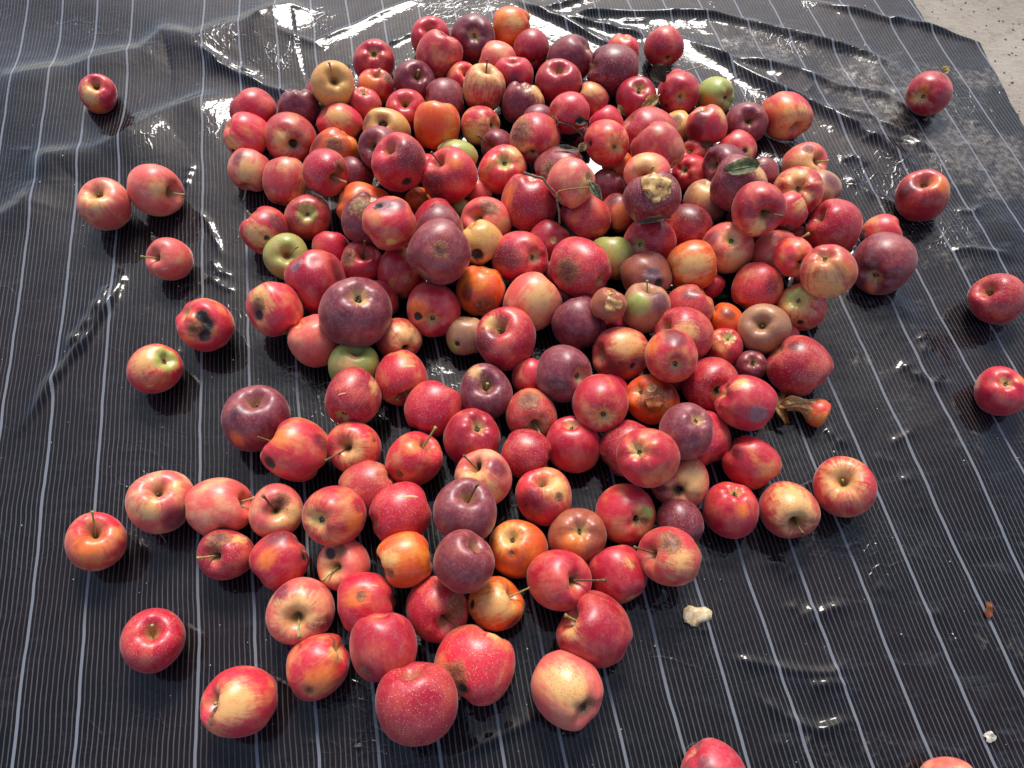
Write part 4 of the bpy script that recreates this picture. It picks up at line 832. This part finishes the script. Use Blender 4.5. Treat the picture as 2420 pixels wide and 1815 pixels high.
# torn flesh on the rotting apple, rag of skin on the brown one
def rag(name, pos, r, d, size, mat, seedn, parent_lab, amp=0.25, lift=0.93):
    o, p, R = built[parent_lab]
    rg = random.Random(seedn)
    d = Vector(d).normalized()
    e1 = d.orthogonal().normalized(); e2 = d.cross(e1)
    bm = bmesh.new()
    ph = [rg.uniform(0, 6.28) for _ in range(6)]
    NR, NS = 9, 36
    inv = o.matrix_world.inverted()
    def pt(k, a, w):
        edge = 0.80 + 0.14 * math.sin(3 * a + ph[0]) + 0.09 * math.sin(7 * a + ph[1]) + 0.05 * math.sin(13 * a + ph[5])
        u, v = math.cos(a) * k * edge, math.sin(a) * k * edge
        w += amp * (0.6 * math.sin(u * 2.6 + ph[2]) * math.sin(v * 3.3 + ph[3]) + 0.22 * math.sin(u * 7 + v * 4.5 + ph[4])) \
            + 0.04 * amp * math.sin(u * 31) * math.sin(v * 29)
        return inv @ (p + (d + e1 * u * size + e2 * v * size).normalized() * R * w)
    c0 = bm.verts.new(pt(0, 0, lift))
    prev = None
    for i in range(1, NR + 1):
        ring = [bm.verts.new(pt(i / NR if i < NR else 1.01, 2 * math.pi * j / NS, lift if i < NR else lift - 0.16)) for j in range(NS)]
        for j in range(NS):
            if prev is None: bm.faces.new((c0, ring[j], ring[(j + 1) % NS]))
            else: bm.faces.new((prev[j], ring[j], ring[(j + 1) % NS], prev[(j + 1) % NS]))
        prev = ring
    for f in bm.faces: f.smooth = True
    bm.normal_update()
    me = bpy.data.meshes.new(name); bm.to_mesh(me); bm.free()
    me.materials.append(mat)
    link(name, me, o)

def view_dir(p, dx=0.0, dy=0.0):
    n = (Vector((0, 0, 0.88)) - p).normalized()
    r_ = Vector((1, 0, 0)); r_ = (r_ - r_.dot(n) * n).normalized()
    return (n + r_ * dx + n.cross(r_) * dy).normalized()
lab = 'rotting dark apple torn open to show tan flesh'
rag('torn_flesh', None, None, view_dir(built[lab][1], 0.15, 0.62), 0.80, M_FLESH, 4, lab, 0.15, 1.02)
rag('torn_flesh', None, None, view_dir(built[lab][1], 0.12, 0.10), 0.36, M_FLESH, 9, lab, 0.04, 1.02)
lab = 'small collapsed brown apple with glistening torn skin'
rag('torn_skin', None, None, view_dir(built[lab][1], 0.2, 0.1), 0.7, M_FLESH, 6, lab, 0.16, 1.04)
lab = 'collapsed apple with wet brown decay'
rag('torn_skin', None, None, view_dir(built[lab][1], 0.12, -0.15), 0.46, M_WET, 7, lab, 0.06, 1.06)

# ------------------------------------------------------------------ leaves, twigs, scraps
leaf_mats = {}
def leaf_mat(c):
    if c not in leaf_mats:
        leaf_mats[c] = simple_mat('leaf', tuple(int(v * 0.72) for v in c), tuple(min(255, int(v * 1.12)) for v in c), 140, 0.55, 0.4, 0.0005)
    return leaf_mats[c]

def bezier(b, m, e, t):
    c = 2 * m - 0.5 * (b + e)
    return (1 - t) ** 2 * b + 2 * t * (1 - t) * c + t * t * e

for b3, m3_, e3, w, c, lab in LEAVES:
    b_, m_, e_ = Vector(b3), Vector(m3_), Vector(e3)
    toc = (Vector((0, 0, 0.88)) - m_).normalized()
    scrap = any(k in lab for k in ('flake', 'scrap', 'chip'))
    axis = (e_ - b_).normalized()
    nrm = (toc * 0.6 + Vector((0, 0, 0.6))).normalized()
    side = axis.cross(nrm).normalized(); nrm = side.cross(axis)
    n = 12
    rg = random.Random(hash(lab) % 1000 if False else len(lab) * 7)
    bm = bmesh.new()
    rows = []
    for i in range(n + 1):
        t = i / n
        p = bezier(b_, m_, e_, t)
        if scrap: prof = (0.80 + 0.16 * math.sin(t * 9 + 1)) * (0.45 + 0.55 * math.sin(math.pi * min(1, max(0, t))) ** 0.4)
        else: prof = math.sin(math.pi * t ** 0.8) ** 0.75 if 0 < t < 1 else 0.03
        ser = 1 + (0.07 if i % 2 else -0.04)
        row = []
        for s in (-1, -0.5, 0, 0.5, 1):
            lift = (abs(s) ** 1.4) * w * 0.22 * (1 + 0.5 * math.sin(t * 7 + s)) - (0.0006 if s == 0 else 0)
            row.append(bm.verts.new(p + side * (s * w * 0.5 * prof * ser) + nrm * (lift * (0.35 if scrap else 1.0) + 0.0008 * math.sin(t * 11 + s * 3))))
        rows.append(row)
    for a, b2 in zip(rows, rows[1:]):
        for k in range(4):
            bm.faces.new((a[k], b2[k], b2[k + 1], a[k + 1]))
    bmesh.ops.solidify(bm, geom=bm.faces[:], thickness=0.0011 if scrap else 0.0004)
    for f in bm.faces: f.smooth = True
    me = bpy.data.meshes.new('leaf'); bm.to_mesh(me); bm.free()
    me.materials.append(leaf_mat(c))
    kind = 'peel_scrap' if 'peel' in lab else ('flake' if scrap else 'leaf')
    cat = 'scrap' if scrap else 'leaf'
    if 'chip' in lab: kind = 'bark_chip'
    o = link(kind, me, label=lab, category=cat)
    if not scrap and w > 0.012:
        pts = [bezier(b_, m_, e_, t) + nrm * 0.0006 for t in (-0.12, 0, .25, .5, .75, .97)]
        v = link('midrib', tube_mesh('midrib', pts, [0.0007, 0.0007, 0.0006, 0.0005, 0.0004, 0.0002], leaf_mat(tuple(min(255, int(x * 1.25)) for x in c)), 6), o)

for pts, r, c, lab in TWIGS:
    P = [Vector(p) for p in pts]
    fine = []
    for i in range(len(P) - 1):
        p0 = P[max(i - 1, 0)]; p1 = P[i]; p2 = P[i + 1]; p3 = P[min(i + 2, len(P) - 1)]
        for k in range(5):
            t = k / 5
            fine.append(0.5 * ((2 * p1) + (-p0 + p2) * t + (2 * p0 - 5 * p1 + 4 * p2 - p3) * t * t + (-p0 + 3 * p1 - 3 * p2 + p3) * t ** 3))
    fine.append(P[-1])
    rad = [r * (1.0 + 0.35 * (i % 5 == 0)) * (1.15 - 0.4 * i / len(fine)) for i in range(len(fine))]
    o = link('straw' if 'straw' in lab else 'twig', tube_mesh('twig', fine, rad, simple_mat('twig_bark', tuple(int(v * .7) for v in c), c, 400)), label=lab, category='straw' if 'straw' in lab else 'twig')
    if 'forked' in lab:
        for i, dvec in ((4, (-0.006, 0.010, 0.004)), (9, (0.004, 0.012, 0.003)), (14, (0.011, 0.004, 0.003))):
            q0 = fine[i]; dv = Vector(dvec)
            link('side_shoot', tube_mesh('side_shoot', [q0, q0 + dv * .5 + Vector((0.001, 0, 0)), q0 + dv], [r, r * .8, r * .9], M_STEM), o)

# eaten core: an apple mesh bitten away at both sides, with a withered flap of flesh
def make_core():
    cx_, cy_ = CORE_AT
    R = 0.0185
    me, V, zz = apple_mesh('apple_core', R, 1.0, [], np.random.default_rng(77))
    n = len(V)
    t = np.zeros(n); ph = np.arctan2(V[:, 1], V[:, 0])
    t[0] = 0; t[LAST] = 1
    for j in range(1, NV - 1): t[1 + (j - 1) * NU:1 + j * NU] = 1 - j / (NV - 1)
    t[0], t[LAST] = 1, 0                      # 0 = eye end (skin), 1 = chewed end
    kt = [0, .03, .07, .12, .2, .3, .38, .46, .55, .65, .75, .85, .93, 1]
    kr = [0, .12, .32, .62, .92, 1.0, .92, .70, .52, .50, .62, .74, .55, 0]
    kz = [-.55, -.60, -.78, -.86, -.72, -.30, .05, .40, .75, 1.15, 1.55, 1.9, 2.1, 2.15]
    r_ = np.interp(t, kt, kr); z_ = np.interp(t, kt, kz)
    fl = np.clip((t - .42) / .2, 0, 1)
    jag = 1 + fl * (0.22 * np.sin(3 * ph + 1) + 0.12 * np.sin(7 * ph + z_ * 4) + 0.08 * np.sin(13 * ph + z_ * 9))
    X = np.stack([np.cos(ph) * r_ * jag * (1 - 0.45 * fl), np.sin(ph) * r_ * jag * (1 + 0.35 * fl), z_ + fl * 0.12 * np.sin(4 * ph + 2)], 1)
    X[:, 0] += 0.35 * np.clip(z_ - 0.5, 0, 2) ** 1.3      # the chewed end bends away
    me.vertices.foreach_set('co', (X * R).astype(np.float32).ravel())
    z0 = np.zeros(n)
    edge = t + 0.05 * np.sin(3 * ph + 0.5) + 0.03 * np.sin(8 * ph)
    w = 1 / (1 + np.exp(-(edge - 0.44) * 60))
    me.attributes['mask_b'].data.foreach_set('color', np.stack([z0, z0, z0, w], 1).astype(np.float32).ravel())
    me.attributes['mask_c'].data.foreach_set('color', np.stack([z0, z0, np.exp(-(t / 0.12) ** 2), t], 1).astype(np.float32).ravel())
    me.update()
    o = link('apple_core', me, label='eaten apple core with red and orange skin, lying beside a green leaf', category='apple core')
    q = Vector((-0.78, 0.42, 0.06)).to_track_quat('Z', 'Y')
    o.matrix_world = Matrix.Translation((cx_ + 0.012, cy_ - 0.014, 0.0180)) @ q.to_matrix().to_4x4()
    o['skin_colour'] = list(lin((218, 70, 44))); o['ground_colour'] = list(lin((240, 160, 70))); o['finish'] = [1.0, 0.0, 0.1]
    c = link('calyx', calyx_mesh(R * 1.3, random.Random(3)), o); c.location = (0, 0, -0.57 * R)
    # withered flap of flesh at the chewed end
    bm = bmesh.new(); rows = []
    for i in range(13):
        u = i / 12
        row = []
        for j in range(7):
            v = j / 6 - .5
            wd = 0.018 * (0.5 + 0.5 * math.sin(u * 3.0 + .4)) * (1 + 0.15 * math.sin(u * 19 + j))
            row.append(bm.verts.new((cx_ - 0.022 - 0.010 * math.sin(u * 3.1) + v * wd, cy_ + 0.018 - 0.050 * u + 0.002 * math.sin(j * 2 + u * 8),
                                     0.012 + 0.009 * math.sin(u * 3.1) + abs(v) * wd * 0.5 + 0.0012 * math.sin(u * 17 + v * 9))))
        rows.append(row)
    for a, b2 in zip(rows, rows[1:]):
        for k in range(6): bm.faces.new((a[k], b2[k], b2[k + 1], a[k + 1]))
    bmesh.ops.solidify(bm, geom=bm.faces[:], thickness=0.0018)
    for f in bm.faces: f.smooth = True
    mm = bpy.data.meshes.new('withered_flesh'); bm.to_mesh(mm); bm.free(); mm.materials.append(M_FLESH)
    fl_ = link('withered_flesh', mm, o)
    fl_.matrix_parent_inverse = o.matrix_world.inverted()
make_core()

def make_chunk():
    bm = bmesh.new()
    bmesh.ops.create_icosphere(bm, subdivisions=3, radius=1.0)
    rg = np.random.default_rng(5)
    ph = rg.uniform(0, 6.28, 6)
    for v in bm.verts:
        x, y, z = v.co
        a = math.atan2(y, x)
        k = 1 + 0.13 * math.cos(3 * a + 0.6) + 0.16 * math.cos(2 * a + 0.9) + 0.05 * math.sin(5 * a + ph[1]) + 0.06 * math.sin(11 * a + ph[5]) + 0.10 * math.sin(9 * z + ph[2]) * math.cos(8 * x + ph[3])
        zz = z * 0.30 * (1 + 0.4 * math.sin(x * 4 + ph[4])) + 0.28 * math.sin(a * 2 + 1) * min(1, x * x + y * y)
        v.co = Vector((x * 0.0145 * k, y * 0.0120 * k, max(-0.0022, zz * 0.0085)))
    for f in bm.faces: f.smooth = True
    me = bpy.data.meshes.new('flesh_chunk'); bm.to_mesh(me); bm.free(); me.materials.append(M_FLESH_W)
    o = link('flesh_chunk', me, label='bitten off chunk of cream apple flesh, alone on the sheet', category='apple piece')
    o.location = (CHUNK_AT[0], CHUNK_AT[1], 0.0030)
    o.rotation_euler = (0, 0, math.radians(20))
make_chunk()

# ------------------------------------------------------------------ the striped sheet
def fbm(x, y, seedn, scale, octs=4):
    nr = np.random.default_rng(seedn); out = np.zeros_like(x)
    for o_ in range(octs):
        f = scale * 2 ** o_
        for _ in range(5):
            a = nr.uniform(0, 6.28); ph = nr.uniform(0, 6.28)
            out += np.sin((x * math.cos(a) + y * math.sin(a)) * f * nr.uniform(.7, 1.4) + ph) / 5 / 1.9 ** o_
    return out

_CR = []
def crinkles():
    """short sharp crinkles in the film, thickest to the right and the upper rim"""
    if _CR: return _CR
    rg = random.Random(31)
    for k in range(80):
        u = rg.random()
        if u < 0.55: x, y = rg.uniform(0.42, 0.80), rg.uniform(0.25, 1.2)
        elif u < 0.75: x, y = rg.uniform(-0.55, 0.5), rg.uniform(1.05, 1.3)
        elif u < 0.88: x, y = rg.uniform(-0.85, -0.3), rg.uniform(0.4, 1.1)
        else: x, y = rg.uniform(0.15, 0.6), rg.uniform(0.0, 0.3)
        a = rg.gauss(-0.35, 0.7); L = rg.uniform(0.012, 0.05)
        pts = [(x, y)]
        for i in range(rg.randint(2, 4)):
            x += math.cos(a) * L / 3; y += math.sin(a) * L / 3; a += rg.uniform(-0.7, 0.7)
            pts.append((x, y))
        _CR.append((rg.uniform(0.6, 2.0), rg.uniform(4.0, 9.0), pts))
    return _CR

def sheet_height(x, y):
    z = 0.0009 * fbm(x, y, 2, 9, 3)
    # broad swells, stronger to the upper left
    z += 0.0045 * np.clip((y - 0.45) * 1.5, 0, 1) * np.clip(0.25 - x, 0, 1) * (1 + np.sin(y * 19 + x * 7 + 1.1) * 1.0)
    # wobble so creases are not ruled lines
    wx = x + 0.004 * fbm(x, y, 5, 24, 3); wy = y + 0.004 * fbm(x, y, 6, 24, 3)
    for a, w, pts in RIDGES + crinkles():
        R_ = w * 0.001 * 14 + 0.01
        px_ = [p[0] for p in pts]; py_ = [p[1] for p in pts]
        M = (wx > min(px_) - R_) & (wx < max(px_) + R_) & (wy > min(py_) - R_) & (wy < max(py_) + R_)
        if not M.any(): continue
        qx, qy = wx[M], wy[M]
        best = np.full(qx.shape, 9.0); bt = np.zeros(qx.shape); side = np.zeros(qx.shape)
        n = len(pts) - 1
        for i in range(n):
            ax_, ay_ = pts[i]; bx, by = pts[i + 1]
            dx, dy = bx - ax_, by - ay_; L2 = dx * dx + dy * dy + 1e-12
            t = np.clip(((qx - ax_) * dx + (qy - ay_) * dy) / L2, 0, 1)
            d = np.hypot(qx - (ax_ + t * dx), qy - (ay_ + t * dy))
            s = np.sign((qx - ax_) * dy - (qy - ay_) * dx)
            m = d < best
            best = np.where(m, d, best); bt = np.where(m, (i + t) / n, bt); side = np.where(m, s, side)
        W = w * 0.001 * (0.62 if w < 15 else 1.0)
        ww = np.where(side > 0, W * 1.7, W * 0.75)          # folds lean over to one side
        prof = 1.0 / (1.0 + (best / ww) ** 2.0) - 0.03
        prof = np.where(best < W * 8, np.clip(prof, 0, 1), 0)
        fade = np.clip(np.minimum(bt, 1 - bt) * 5 + (0.25 if w > 6 else 0), 0, 1)
        z[M] += a * 0.001 * prof * fade * (1 + 0.18 * np.sin(bt * 23 + a))
    return z

def make_sheet():
    rows = np.concatenate([np.arange(-0.9, -0.05, 0.05), np.arange(-0.05, 1.40, 0.0029), np.arange(1.42, 2.6, 0.03)])
    ex = np.array([p[0] for p in SHEET_EDGE][::-1]); ey = np.array([p[1] for p in SHEET_EDGE][::-1])
    def xr(y):
        if y > ey[-1]: return ex[-1]
        if y < ey[0]: return ex[0] + (ey[0] - y) * 0.12
        return np.interp(y, ey, ex)
    base = np.concatenate([np.linspace(-2.2, -1.05, 24)[:-1], np.arange(-1.05, 0.62, 0.0030)])
    ntail = 80
    X = []; Y = []
    for y in rows:
        xe = xr(y) + 0.0010 * math.sin(y * 43) + 0.0006 * math.sin(y * 130)
        tail = np.linspace(base[-1], xe, ntail + 1)[1:]
        X.append(np.concatenate([base, tail])); Y.append(np.full(len(base) + ntail, y))
    X = np.array(X); Y = np.array(Y)
    Z = sheet_height(X, Y)
    # it lies flat where an apple presses on it
    press = np.ones_like(Z)
    for p, r in contacts:
        if p.z - r > 0.02: continue
        i0, i1 = np.searchsorted(rows, [p.y - r * 1.6, p.y + r * 1.6])
        sl = slice(max(i0, 0), i1)
        d = np.hypot(X[sl] - p.x, Y[sl] - p.y) / r
        press[sl] *= 1 - 0.92 * np.exp(-(d / 0.75) ** 4)
    Z = Z * press
    # outer rim turns down to the ground
    nr_, nc_ = X.shape
    V = np.stack([X, Y, Z], 2).reshape(-1, 3)
    idx = np.arange(nr_ * nc_).reshape(nr_, nc_)
    F = np.stack([idx[:-1, :-1], idx[:-1, 1:], idx[1:, 1:], idx[1:, :-1]], 2).reshape(-1, 4)
    me = bpy.data.meshes.new('woven_sheet')
    me.vertices.add(len(V)); me.loops.add(F.size); me.polygons.add(len(F))
    me.vertices.foreach_set('co', V.astype(np.float32).ravel())
    me.loops.foreach_set('vertex_index', F.astype(np.int32).ravel())
    me.polygons.foreach_set('loop_start', (np.arange(len(F)) * 4).astype(np.int32))
    me.polygons.foreach_set('loop_total', np.full(len(F), 4, dtype=np.int32))
    me.polygons.foreach_set('use_smooth', np.ones(len(F), dtype=bool))
    me.update(calc_edges=True)
    me.materials.append(sheet_mat())
    o = link('plastic_sheet', me, label='black plastic sheet with pale pinstripes under the apples, creased and glossy', category='plastic sheet')
    return o

def sheet_mat():
    m, nt, b = new_mat('striped_plastic')
    T = NT(nt)
    pos = T.n('ShaderNodeTexCoord').outputs['Object']
    sx = T.n('ShaderNodeSeparateXYZ'); nt.links.new(pos, sx.inputs[0])
    X, Y = sx.outputs[0], sx.outputs[1]
    wob = T.noise(pos, 7.0, 3, 0.5)
    wob2 = T.noise(T.vmath('MULTIPLY', pos, (1, 0.25, 1)), 55.0, 2, 0.5)
    u = T.math('MULTIPLY_ADD', X, 15.872, T.math('MULTIPLY_ADD', Y, 2.908, 8.036))
    u = T.math('ADD', u, T.math('MULTIPLY_ADD', wob, 0.16, -0.08))
    u = T.math('ADD', u, T.math('MULTIPLY_ADD', wob2, 0.016, -0.008))
    def line(period_u, half, soft_):
        f = T.math('ABSOLUTE', T.math('SUBTRACT', T.math('FRACT', T.math('ADD', T.math('MULTIPLY', period_u, 1.0), 0.5)), 0.5))
        return T.ramp(f, half, half + soft_, 1.0, 0.0), f
    bold, _ = line(u, 0.022, 0.010)
    # the third band carries no bold line
    notb = T.ramp(T.math('ABSOLUTE', T.math('SUBTRACT', u, 2.0)), 0.3, 0.32)
    bold = T.math('MULTIPLY', bold, notb)
    fine, _ = line(T.math('MULTIPLY', u, 11.0), 0.065, 0.09)
    fade = T.noise(T.vmath('MULTIPLY', pos, (3.0, 1.0, 1)), 6.0, 3, 0.6)
    finec = T.math('MULTIPLY', fine, T.ramp(fade, 0.3, 0.7, 0.26, 0.52))
    lines = T.math('MAXIMUM', T.math('MULTIPLY', bold, 0.80), finec)
    blk = T.mix(T.ramp(T.noise(pos, 3.2, 3, 0.6), 0.35, 0.7), lin((5, 6, 7)), lin((19, 8, 9)))
    col = T.mix(lines, blk, T.mix(bold, lin((100, 98, 98)), lin((116, 120, 126))))
    # cross weave barely visible
    wv = T.math('FRACT', T.math('MULTIPLY', Y, 420.0))
    # dried mud: film of grey beige dust, right and upper right, foot marks and smears
    def blob(cx_, cy_, rx, ry, rot=0.0):
        dx = T.math('SUBTRACT', X, cx_); dy = T.math('SUBTRACT', Y, cy_)
        c, s = math.cos(rot), math.sin(rot)
        a = T.math('DIVIDE', T.math('ADD', T.math('MULTIPLY', dx, c), T.math('MULTIPLY', dy, s)), rx)
        e = T.math('DIVIDE', T.math('SUBTRACT', T.math('MULTIPLY', dy, c), T.math('MULTIPLY', dx, s)), ry)
        d = T.math('SQRT', T.math('ADD', T.math('MULTIPLY', a, a), T.math('MULTIPLY', e, e)))
        return T.ramp(d, 0.25, 1.0, 1.0, 0.0)
    blobs = [(0.62, 1.02, 0.22, 0.16, -0.4, 1.0), (0.72, 0.88, 0.20, 0.14, -0.5, 1.05), (0.44, 1.14, 0.20, 0.10, 0.0, 0.75),
             (0.30, 1.10, 0.09, 0.05, 0.0, 0.7), (0.60, 0.72, 0.16, 0.12, -0.8, 0.65), (0.78, 1.06, 0.10, 0.06, 0.0, 0.9),
             (-0.05, 1.16, 0.30, 0.05, 0.1, 0.35), (0.52, 0.62, 0.12, 0.10, 0.0, 0.5), (-0.25, 1.08, 0.2, 0.08, 0.2, 0.45),
             (0.52, 0.16, 0.10, 0.10, 0.3, 0.35), (0.35, 0.06, 0.12, 0.06, 0.2, 0.40), (-0.38, 1.02, 0.16, 0.05, 0.5, 0.4),
             (0.47, 0.50, 0.12, 0.04, -0.9, 0.55), (-0.47, 0.62, 0.1, 0.02, 0.6, 0.5), (0.58, 0.42, 0.10, 0.10, 0.0, 0.42)]
    msk = None
    for cx_, cy_, rx, ry, rot, s in blobs:
        k = T.math('MULTIPLY', blob(cx_, cy_, rx, ry, rot), s)
        msk = k if msk is None else T.math('MAXIMUM', msk, k)
    nA = T.noise(pos, 28.0, 6, 0.68, 0.6)
    nB = T.noise(pos, 110.0, 4, 0.6, 0.2)
    nn = T.math('MULTIPLY_ADD', nA, 0.7, T.math('MULTIPLY', nB, 0.3))
    mud = T.ramp(T.math('MULTIPLY_ADD', msk, 0.33, nn), 0.66, 0.90)
    mud = T.math('MULTIPLY', mud, T.ramp(nB, 0.35, 0.65, 0.18, 0.55))
    mudc = T.mix(nB, lin((88, 82, 74)), lin((140, 131, 118)))
    col = T.mix(mud, col, mudc)
    # thin overall haze of dust and scuffs
    scf = T.noise(T.vmath('MULTIPLY', pos, (1.0, 3.0, 1)), 16.0, 6, 0.7, 1.0)
    dust = T.math('MULTIPLY', T.ramp(scf, 0.50, 0.80), T.ramp(X, 0.1, 0.7, 0.05, 0.13))
    col = T.mix(dust, col, lin((126, 138, 150)))
    nt.links.new(col, b.inputs['Base Color'])
    b.inputs['Roughness'].default_value = 0.55
    b.inputs['Specular IOR Level'].default_value = 0.06
    # clear film on top: crinkled in patches
    b.inputs['Coat Weight'].default_value = 1.0
    b.inputs['Coat IOR'].default_value = 1.34
    cr = T.math('MULTIPLY_ADD', mud, 0.55, T.ramp(scf, 0.4, 0.8, 0.03, 0.10))
    nt.links.new(cr, b.inputs['Coat Roughness'])
    dpos = T.vmath('ADD', pos, T.vmath('SCALE', T.n('ShaderNodeTexNoise').outputs['Color'], scale=0.0))
    vor = T.voro(T.vmath('ADD', pos, T.vmath('SCALE', T.vmath('SUBTRACT', _ncol(T, pos, 14.0), (0.5, 0.5, 0.5)), scale=0.05)), 26.0, 'DISTANCE_TO_EDGE')
    crease = T.ramp(vor.outputs['Distance'], 0.0, 0.06, 1.0, 0.0)
    vor2 = T.voro(T.vmath('ADD', pos, T.vmath('SCALE', T.vmath('SUBTRACT', _ncol(T, pos, 40.0), (0.5, 0.5, 0.5)), scale=0.02)), 75.0, 'DISTANCE_TO_EDGE')
    crease2 = T.ramp(vor2.outputs['Distance'], 0.0, 0.08, 1.0, 0.0)
    patch = T.ramp(T.noise(pos, 5.5, 3, 0.6), 0.50, 0.66)
    h = T.math('MULTIPLY', T.noise(pos, 9.0, 2, 0.5), 1.0)
    h = T.math('MULTIPLY_ADD', T.noise(pos, 34.0, 3, 0.55), 0.34, h)
    h = T.math('ADD', h, T.math('MULTIPLY', T.math('MULTIPLY_ADD', crease2, 0.05, T.math('MULTIPLY', crease, 0.12)), patch))
    h = T.math('MULTIPLY_ADD', nB, T.math('MULTIPLY_ADD', mud, 0.18, 0.012), h)
    bp = T.n('ShaderNodeBump')
    bp.inputs['Strength'].default_value = 1.0
    bp.inputs['Distance'].default_value = 0.0035
    nt.links.new(h, bp.inputs['Height'])
    nt.links.new(bp.outputs[0], b.inputs['Coat Normal'])
    bp2 = T.n('ShaderNodeBump')
    bp2.inputs['Strength'].default_value = 0.5
    bp2.inputs['Distance'].default_value = 0.0006
    nt.links.new(T.math('ADD', lines, nB), bp2.inputs['Height'])
    nt.links.new(bp2.outputs[0], b.inputs['Normal'])
    return m

def _ncol(T, pos, sc):
    nd = T.n('ShaderNodeTexNoise')
    T.put(nd.inputs['Vector'], pos); nd.inputs['Scale'].default_value = sc
    return nd.outputs['Color']

make_sheet()

# ------------------------------------------------------------------ the bare floor
def make_floor():
    m, nt, b = new_mat('dusty_concrete')
    T = NT(nt)
    pos = T.n('ShaderNodeTexCoord').outputs['Object']
    n1 = T.noise(pos, 5.0, 5, 0.6); n2 = T.noise(pos, 60.0, 6, 0.65); n3 = T.noise(pos, 300.0, 3, 0.6)
    col = T.mix(T.ramp(n1, 0.3, 0.7), lin((140, 130, 116)), lin((160, 150, 136)))
    col = T.mix(T.math('MULTIPLY', T.ramp(n2, 0.52, 0.72), 0.55), col, lin((112, 102, 88)))
    col = T.mix(T.math('MULTIPLY', T.ramp(n3, 0.6, 0.75), 0.4), col, lin((180, 170, 156)))
    nt.links.new(col, b.inputs['Base Color'])
    b.inputs['Roughness'].default_value = 0.95
    b.inputs['Specular IOR Level'].default_value = 0.2
    bp = T.n('ShaderNodeBump'); bp.inputs['Strength'].default_value = 0.9; bp.inputs['Distance'].default_value = 0.004
    nt.links.new(T.math('MULTIPLY_ADD', n3, 0.3, n2), bp.inputs['Height'])
    nt.links.new(bp.outputs[0], b.inputs['Normal'])
    bm = bmesh.new()
    n = 40
    g = {}
    for i in range(n + 1):
        for j in range(n + 1):
            x = -40 + 80 * i / n; y = -40 + 80 * j / n
            g[i, j] = bm.verts.new((x, y, -0.008))
    for i in range(n):
        for j in range(n):
            bm.faces.new((g[i, j], g[i + 1, j], g[i + 1, j + 1], g[i, j + 1]))
    me = bpy.data.meshes.new('floor'); bm.to_mesh(me); bm.free(); me.materials.append(m)
    o = link('floor', me); o['kind'] = 'structure'
    # grit lying on the bare floor
    bm = bmesh.new()
    rg = random.Random(8)
    for _ in range(420):
        x = rg.uniform(0.74, 1.3); y = rg.uniform(0.9, 1.5)
        r = rg.uniform(0.0008, 0.003)
        M = Matrix.Translation((x, y, -0.008 + r * 0.3)) @ Matrix.Rotation(rg.uniform(0, 3), 4, 'Z') @ Matrix.Diagonal((1, rg.uniform(.6, 1), rg.uniform(.4, .8), 1))
        bmesh.ops.create_icosphere(bm, subdivisions=1, radius=r, matrix=M)
    me = bpy.data.meshes.new('grit'); bm.to_mesh(me); bm.free()
    me.materials.append(simple_mat('grit', (104, 94, 80), (156, 146, 130), 200, 0.95))
    o = link('grit', me); o['kind'] = 'stuff'
make_floor()

def make_crumbs():
    bm = bmesh.new()
    rg = random.Random(21)
    k = 0
    while k < 380:
        x = rg.uniform(-0.9, 0.8); y = rg.uniform(-0.02, 1.3)
        if y > 0.8 and rg.random() < 0.3: continue
        if any((p.x - x) ** 2 + (p.y - y) ** 2 < (r * 0.8) ** 2 for p, r in contacts): continue
        r = rg.uniform(0.00035, 0.0009) if rg.random() < .93 else rg.uniform(0.001, 0.0016)
        z = float(sheet_height(np.array([[x]]), np.array([[y]]))[0, 0])
        M = Matrix.Translation((x, y, z + r * 0.5)) @ Matrix.Rotation(rg.uniform(0, 3), 4, 'Z') @ Matrix.Diagonal((1, rg.uniform(.4, 1), rg.uniform(.4, .8), 1))
        bmesh.ops.create_icosphere(bm, subdivisions=1, radius=r, matrix=M)
        k += 1
    me = bpy.data.meshes.new('crumbs'); bm.to_mesh(me); bm.free()
    me.materials.append(simple_mat('crumb', (176, 170, 158), (226, 222, 210), 200, 0.8))
    o = link('crumbs', me); o['kind'] = 'stuff'
make_crumbs()
